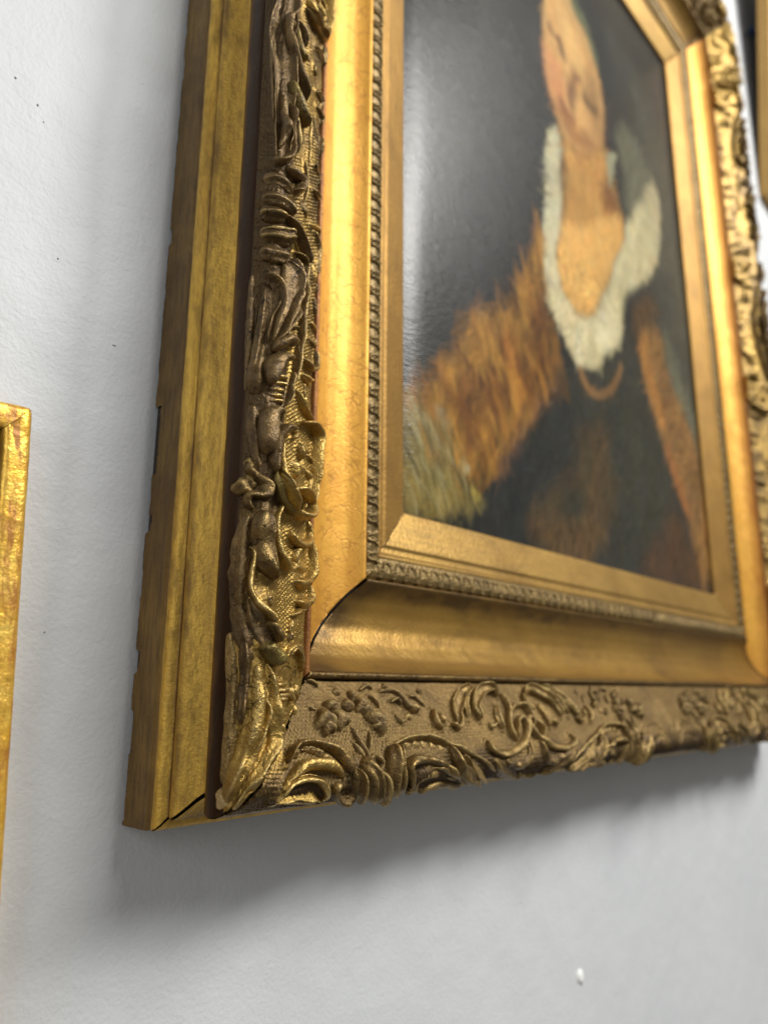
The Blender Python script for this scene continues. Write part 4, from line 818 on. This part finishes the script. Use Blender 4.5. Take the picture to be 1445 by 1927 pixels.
def build_painting():
    x = np.linspace(0.505, W - 0.505, 440); z = np.linspace(0.505, H - 0.505, 600)
    X, Z = np.meshgrid(x, z); r = np.random.default_rng(3); sh = X.shape
    nA = fbm(sh, (30, 24), r, 4); nB = fbm(sh, (34, 26), r, 4); nS = fbm(sh, (26, 90), r, 4); nL = fbm(sh, (6, 5), r, 4); nD = fbm(sh, (60, 46), r, 3)
    # slanting brush strokes
    T = Z * 0.86 + X * 0.5; U = X * 0.86 - Z * 0.5
    streak = fbm((600, 900), (20, 160), r, 4)
    iu = np.clip(((U + 1.6) / 4.2 * 899), 0, 899).astype(int); it = np.clip((T / 4.2 * 599), 0, 599).astype(int)
    sk = streak[it, iu]
    base = lin((40, 42, 46)); base2 = lin((54, 55, 55)); k = np.clip(nL * 2 + 0.5, 0, 1)[..., None]
    C = base * (1 - k) + base2 * k
    C = C * (1 + 0.35 * nA[..., None])
    def inside(px, pz, poly):
        poly = np.array(poly); res = np.zeros(px.shape, bool); n = len(poly)
        for i in range(n):
            ax, az = poly[i]; bx, bz = poly[(i + 1) % n]
            if az == bz: continue
            c = ((az > pz) != (bz > pz)) & (px < (bx - ax) * (pz - az) / (bz - az) + ax); res ^= c
        return res
    def fill(C, soft, rough, c1, c2, st, poly, alpha):
        poly = [tuple(p) for p in catmull(poly + [poly[0]], 4 * len(poly))[:-1]]
        pa = np.array(poly); m = 3 * soft + rough * 2 + 0.01
        jx = np.where((x > pa[:, 0].min() - m) & (x < pa[:, 0].max() + m))[0]; jz = np.where((z > pa[:, 1].min() - m) & (z < pa[:, 1].max() + m))[0]
        if len(jx) < 2 or len(jz) < 2: return
        sl = (slice(jz[0], jz[-1] + 1), slice(jx[0], jx[-1] + 1))
        px = X[sl] + rough * (2.2 * nA[sl] + 1.2 * nD[sl]); pz = Z[sl] + rough * (2.2 * nB[sl] - 1.2 * nD[sl])
        dd, _ = seg_dist(px, pz, poly + [poly[0]])
        sd = np.where(inside(px, pz, poly), dd, -dd)
        mk = np.clip(sd / (soft * 1.5) * 0.5 + 0.5, 0, 1); mk = mk * mk * (3 - 2 * mk) * alpha
        v = np.clip(0.5 + st * (1.5 * sk[sl] + 1.3 * nS[sl] * 0.6 + 0.8 * nD[sl]), 0, 1)[..., None]
        col = lin(c1) * (1 - v) + lin(c2) * v
        col = col * (1 + 0.25 * st * nD[sl][..., None])
        C[sl] = C[sl] * (1 - mk[..., None]) + col * mk[..., None]
    for rec in PAINT: fill(C, *rec, 1.0)
    # brush dabs laid over the blocked-in colours
    ny, nx = sh; G = np.clip(C, 0.001, 1).copy()
    ang = math.radians(62) + 1.3 * fbm(sh, (10, 8), r, 3) * 2
    for k in range(15000):
        i = int(r.integers(8, ny - 8)); j = int(r.integers(8, nx - 8))
        big = k < 4000
        ln = (r.uniform(8, 18) if big else r.uniform(4, 10)) * (0.55 if C[i, j].mean() > 0.25 else 1); wd = r.uniform(2.0, 3.6) if big else r.uniform(0.9, 2.0)
        m = int(ln) + 2; i0, i1, j0, j1 = max(0, i - m), min(ny, i + m), max(0, j - m), min(nx, j + m)
        yy, xx = np.mgrid[i0:i1, j0:j1]; an = ang[i, j] + r.normal(0, 0.35); ca_, sa_ = math.cos(an), math.sin(an)
        uu = (xx - j) * ca_ + (yy - i) * sa_; vv = -(xx - j) * sa_ + (yy - i) * ca_
        vv = vv + 0.02 * uu * uu * r.normal(0, 0.7)
        mk = np.clip(1.3 - (uu / ln) ** 2 * 1.3 - (vv / wd) ** 2, 0, 1)[..., None] * r.uniform(0.35, 0.85)
        lum = float(C[i, j].mean()); jit = (0.30 if Z[i, j] < 1.45 else 0.09) if lum > 0.06 else 0.14
        c = C[i, j] * (1 + r.normal(0, jit)) * (1 + r.normal(0, 0.06, 3) * np.array([1.0, 0.4, 1.4]))
        G[i0:i1, j0:j1] = G[i0:i1, j0:j1] * (1 - mk) + np.clip(c, 0.002, 1) * mk
    C = G
    for rec in PAINT:
        pa = np.array(rec[5]); zc = pa[:, 1].mean()
        if zc > 1.9: fill(C, *rec, 0.70 if rec[0] < 0.025 else 0.45)
        elif rec[0] <= 0.02: fill(C, *rec, 0.30)
    def streaks(region, n, slope, ln, wd, cols, alpha):
        pa = np.array(region)
        for _ in range(n):
            for _try in range(30):
                px, pz = r.uniform(pa[:, 0].min(), pa[:, 0].max()), r.uniform(pa[:, 1].min(), pa[:, 1].max())
                if inside(np.array([px]), np.array([pz]), region)[0]: break
            l = r.uniform(*ln); a = slope + r.normal(0, 0.16); c = cols[int(r.integers(0, len(cols)))]
            ex, ez = math.cos(a) * l / 2, math.sin(a) * l / 2; bow = r.normal(0, 0.12) * l
            pts = catmull([(px - ex, pz - ez), (px + bow, pz + bow * 0.3), (px + ex, pz + ez)], 8)
            w_ = r.uniform(*wd); m = w_ * 3
            jx = np.where((x > pts[:, 0].min() - m) & (x < pts[:, 0].max() + m))[0]; jz = np.where((z > pts[:, 1].min() - m) & (z < pts[:, 1].max() + m))[0]
            if len(jx) < 2 or len(jz) < 2: continue
            sl = (slice(jz[0], jz[-1] + 1), slice(jx[0], jx[-1] + 1))
            dd, pr = seg_dist(X[sl], Z[sl], pts); mk = np.clip(1.4 - dd / w_, 0, 1) * np.sin(np.pi * np.clip(pr, 0.02, 0.98)) ** 0.5 * alpha * r.uniform(0.5, 1)
            C[sl] = C[sl] * (1 - mk[..., None]) + lin(c) * mk[..., None]
    SL = [p for p in PAINT if p[2] == (164, 118, 50)][0][5]; CU = [p for p in PAINT if p[2] == (128, 116, 72)][0][5]
    streaks(SL, 150, math.radians(112), (0.05, 0.15), (0.008, 0.018), [(206, 150, 58), (180, 124, 46), (84, 54, 34), (120, 74, 38), (70, 46, 32), (160, 104, 44)], 0.45)
    streaks(CU, 130, math.radians(118), (0.04, 0.11), (0.0035, 0.007), [(168, 158, 118), (132, 120, 76), (86, 78, 46), (70, 62, 40), (150, 134, 80)], 0.55)
    bd = catmull([(BEADS[k]) for k in range(len(BEADS))], 15)
    for bx_, bz_ in bd[::1]:
        dd = np.hypot(X - bx_, (Z - bz_) * 0.9); mk = np.clip(1.3 - dd / 0.016, 0, 1)[..., None] * 0.8; C = C * (1 - mk) + lin((140, 104, 66)) * mk
    br = fbm(sh, (90, 60), r, 3)[..., None]; br2 = fbm(sh, (16, 12), r, 3)[..., None]; hue = fbm(sh, (40, 30), r, 3)[..., None]
    C = C * (1 + 0.30 * br + 0.40 * br2 + 0.20 * sk[..., None]) * (1 + hue * np.array([0.12, 0.0, -0.2]))
    g = C.mean(-1, keepdims=True); C = (C * 0.92 + g * 0.08) * np.array([0.88, 0.87, 0.76])
    C = np.clip(C, 0.002, 1)
    # the canvas stands proud along its left edge and has a soft dent there
    dx = (X - 0.505)
    d = 0.046 - 0.0080 * np.exp(-(dx / (0.046 + 0.016 * np.exp(-((Z - 1.45) / 0.22) ** 2) + 0.012 * fbm(sh, (9, 1), r, 2))) ** 2) + 0.0025 * fbm(sh, (4, 3), r, 2)
    P = np.stack([X, -d, Z], -1)
    me = grid_mesh('canvas', P)
    at = me.color_attributes.new('pigment', 'FLOAT_COLOR', 'POINT')
    at.data.foreach_set('color', np.concatenate([C, np.ones(sh + (1,))], -1).astype(np.float32).ravel())
    t = NT('varnished_oil_paint'); ca = t.n('ShaderNodeAttribute', attribute_name='pigment')
    c0 = t.coord(); wv = t.noise(t.coord((220, 220, 220)), 1.0, 2, 0.5)
    thr = t.noise(t.coord((40, 40, 160)), 1.0, 3, 0.6)
    col = t.mix(t.ramp(t.noise(c0, 90, 4), [(0.35, 0.0), (0.75, 0.18)]), ca.outputs['Color'], (0.02, 0.018, 0.015))
    nb = t.bump(thr, 0.0016, 0.5); nb = t.bump(t.noise(t.coord((22, 22, 60)), 1.0, 4, 0.7, 1.2), 0.0008, 0.35, nb); nb = t.bump(wv, 0.0009, 0.4, nb)
    mt = t.out(col, 0.0, 0.25, nb); t.b.inputs['Specular IOR Level'].default_value = 0.21
    t.b.inputs['Coat Weight'].default_value = 0.0; t.b.inputs['Coat Roughness'].default_value = 0.16
    me.materials.append(mt)
    o = new_obj('portrait_painting', me); o.location = Vector((X0, 0, Z0)) * S
    # stretcher board behind, a part of the painting
    bx = [(0.50, 0.008), (0.50, 0.030), (W - 0.50, 0.030), (W - 0.50, 0.008)]
    V = [(px, -py, pz) for pz in (0.50, H - 0.50) for px, py in bx]
    F = [(0, 1, 2, 3), (7, 6, 5, 4), (0, 4, 5, 1), (1, 5, 6, 2), (2, 6, 7, 3), (3, 7, 4, 0)]
    new_obj('stretcher_board', mesh_raw('stretcher_board', V, F, False), o, M['core'])
    tag(o, 'dark oil portrait, white open collar and orange sleeve, inside the ornate frame', 'painting')
build_painting()

# ------------------------------------------------------------------ wall
def build_wall():
    V = [(-6, 0, -6), (14, 0, -6), (14, 0, 12), (-6, 0, 12)]
    o = new_obj('wall', mesh_raw('wall', V, [(0, 1, 2, 3)], False), None, M['wall'])
    tag(o, 'pale grey painted wall behind the frames', kind='structure')
    r = np.random.default_rng(9)
    def mark(x, z, rx, rz, mat, th=0.0012, name='paint_nick'):
        a = np.linspace(0, 2 * math.pi, 12, endpoint=False); k = 1 + 0.35 * (r.random(12) - 0.5)
        ring = [(rx * k[i] * math.cos(a[i]), 0, rz * k[i] * math.sin(a[i])) for i in range(12)]
        V = [(p[0], -0.0003, p[2]) for p in ring] + [(p[0] * .6, -th, p[2] * .6) for p in ring] + [(0, -th * 1.2, 0)]
        F = [(i, (i + 1) % 12, 12 + (i + 1) % 12, 12 + i) for i in range(12)] + [(12 + i, 12 + (i + 1) % 12, 24, 24) for i in range(12)]
        me = bpy.data.meshes.new(name); me.from_pydata([tuple(c * S for c in v) for v in V], [], [tuple(dict.fromkeys(f)) for f in F]); me.update()
        q = new_obj(name, me, o, mat); q.location = Vector((x, 0, z)) * S
    mark(0.310, 0.845, 0.0016, 0.0020, M['mark']); mark(0.344, 0.822, 0.0014, 0.0020, M['mark'])
    mark(0.355, 0.800, 0.0009, 0.0012, M['mark']); mark(0.398, 0.598, 0.0012, 0.0016, M['mark'])
    mark(0.437, 0.069, 0.0012, 0.0014, M['mark']); mark(0.494, 0.4975, 0.0030, 0.0010, M['mark'])
    mark(1.801, -0.668, 0.014, 0.016, M['filler'], 0.006, 'filler_bump'); mark(1.808, -0.683, 0.006, 0.006, M['mark'], 0.002)
build_wall()

# ------------------------------------------------------------------ small gilt frame, left
def simple_frame(name, x, z, w, h, t, dep, rot, mats, label, cat, lean=0.0, rebate=None, round_=0.0):
    """mitred frame with lower left corner x,z on the wall; one part per rail"""
    root = empty(name, (x, 0, z)); tag(root, label, cat)
    prof = [(0.0, 0.002), (0.0, dep - round_), (round_ * 0.3, dep - round_ * 0.3), (round_, dep), (t - round_ * 0.5, dep), (t, dep - 0.004), (t + 0.0005, rebate if rebate else dep * 0.3)]
    _, a, d = arclen(prof, 26)
    for side in range(4):
        L = w if side in (1, 3) else h
        u = np.linspace(0, 1, 160)[:, None]; s = np.clip(u * L, a[None, :] + 0.0005, L - a[None, :] - 0.0005); A = np.broadcast_to(a, s.shape); D = np.broadcast_to(d, s.shape)
        rr = np.random.default_rng(side + 40)
        A = A + 0.0012 * fbm(s.shape, (40, 3), rr, 3); D = D + 0.0010 * fbm(s.shape, (60, 4), rr, 3)
        if round_: # soften the outer corner
            e = np.minimum(s, L - s); A = A + np.clip(0.010 - e, 0, 1) ** 2 * 45 * (1 - np.clip(A / 0.02, 0, 1))
        if side == 0: P = np.stack([A, -D, s], -1); fl = True
        elif side == 1: P = np.stack([s, -D, A], -1); fl = False
        elif side == 2: P = np.stack([w - A, -D, s], -1); fl = False
        else: P = np.stack([s, -D, h - A], -1); fl = True
        new_obj('rail', grid_mesh('rail', P, fl), root, mats[0])
    V = [(t * .6, -(rebate or dep * .3), t * .6), (w - t * .6, -(rebate or dep * .3), t * .6), (w - t * .6, -(rebate or dep * .3), h - t * .6), (t * .6, -(rebate or dep * .3), h - t * .6)]
    new_obj('backing', mesh_raw('backing', V, [(0, 1, 2, 3)], False), root, mats[1])
    root.rotation_euler = (lean, rot, 0)
    return root
FW, FH = 0.95, 1.30
fr = simple_frame('small_picture_frame', 0.366 - FW, 0.346 - FH, FW, FH, 0.034, 0.062, 0.0, (M['leftgilt'], M['blackwood']),
                  'thin bright gold frame with flecked gilding at the left edge, mostly out of view', 'picture frame', 0.0, 0.012, 0.006)
# turn it a little about its upper right corner, as it hangs
ang = math.radians(-2.9); piv = Vector((0.366, 0, 0.346)) * S
fr.matrix_world = Matrix.Translation(piv) @ Matrix.Rotation(ang, 4, 'Y') @ Matrix.Translation(-piv) @ Matrix.Translation(Vector((0.366 - FW, 0, 0.346 - FH)) * S)

fr2 = simple_frame('honey_picture_frame', 4.38, 2.86, 1.6, 2.2, 0.16, 0.075, 0.0, (M['rightgilt'], M['blackwood']),
                   'plain honey gold frame hanging beyond the right rail of the ornate frame', 'picture frame', 0.0, 0.02, 0.004)
fr2.rotation_euler = (math.radians(5.0), 0, 0)
# dark blue pin pushed into the wall beside it
rr_, hh_ = 0.030, 0.05
prof = [(0.014, 0.0), (0.014, 0.020), (0.034, 0.024), (0.042, 0.032), (0.042, 0.046), (0.030, 0.056), (0.0, 0.058)]
an = np.linspace(0, 2 * math.pi, 25)
P = np.array([[(a * math.cos(p), -d, a * math.sin(p)) for p in an] for a, d in prof])
pin = new_obj('push_pin', grid_mesh('push_pin', P, True), None, M['blue'], Vector((4.56, 0, 4.16)) * S)
tag(pin, 'small dark blue round pin in the wall next to the honey gold frame', 'push pin')
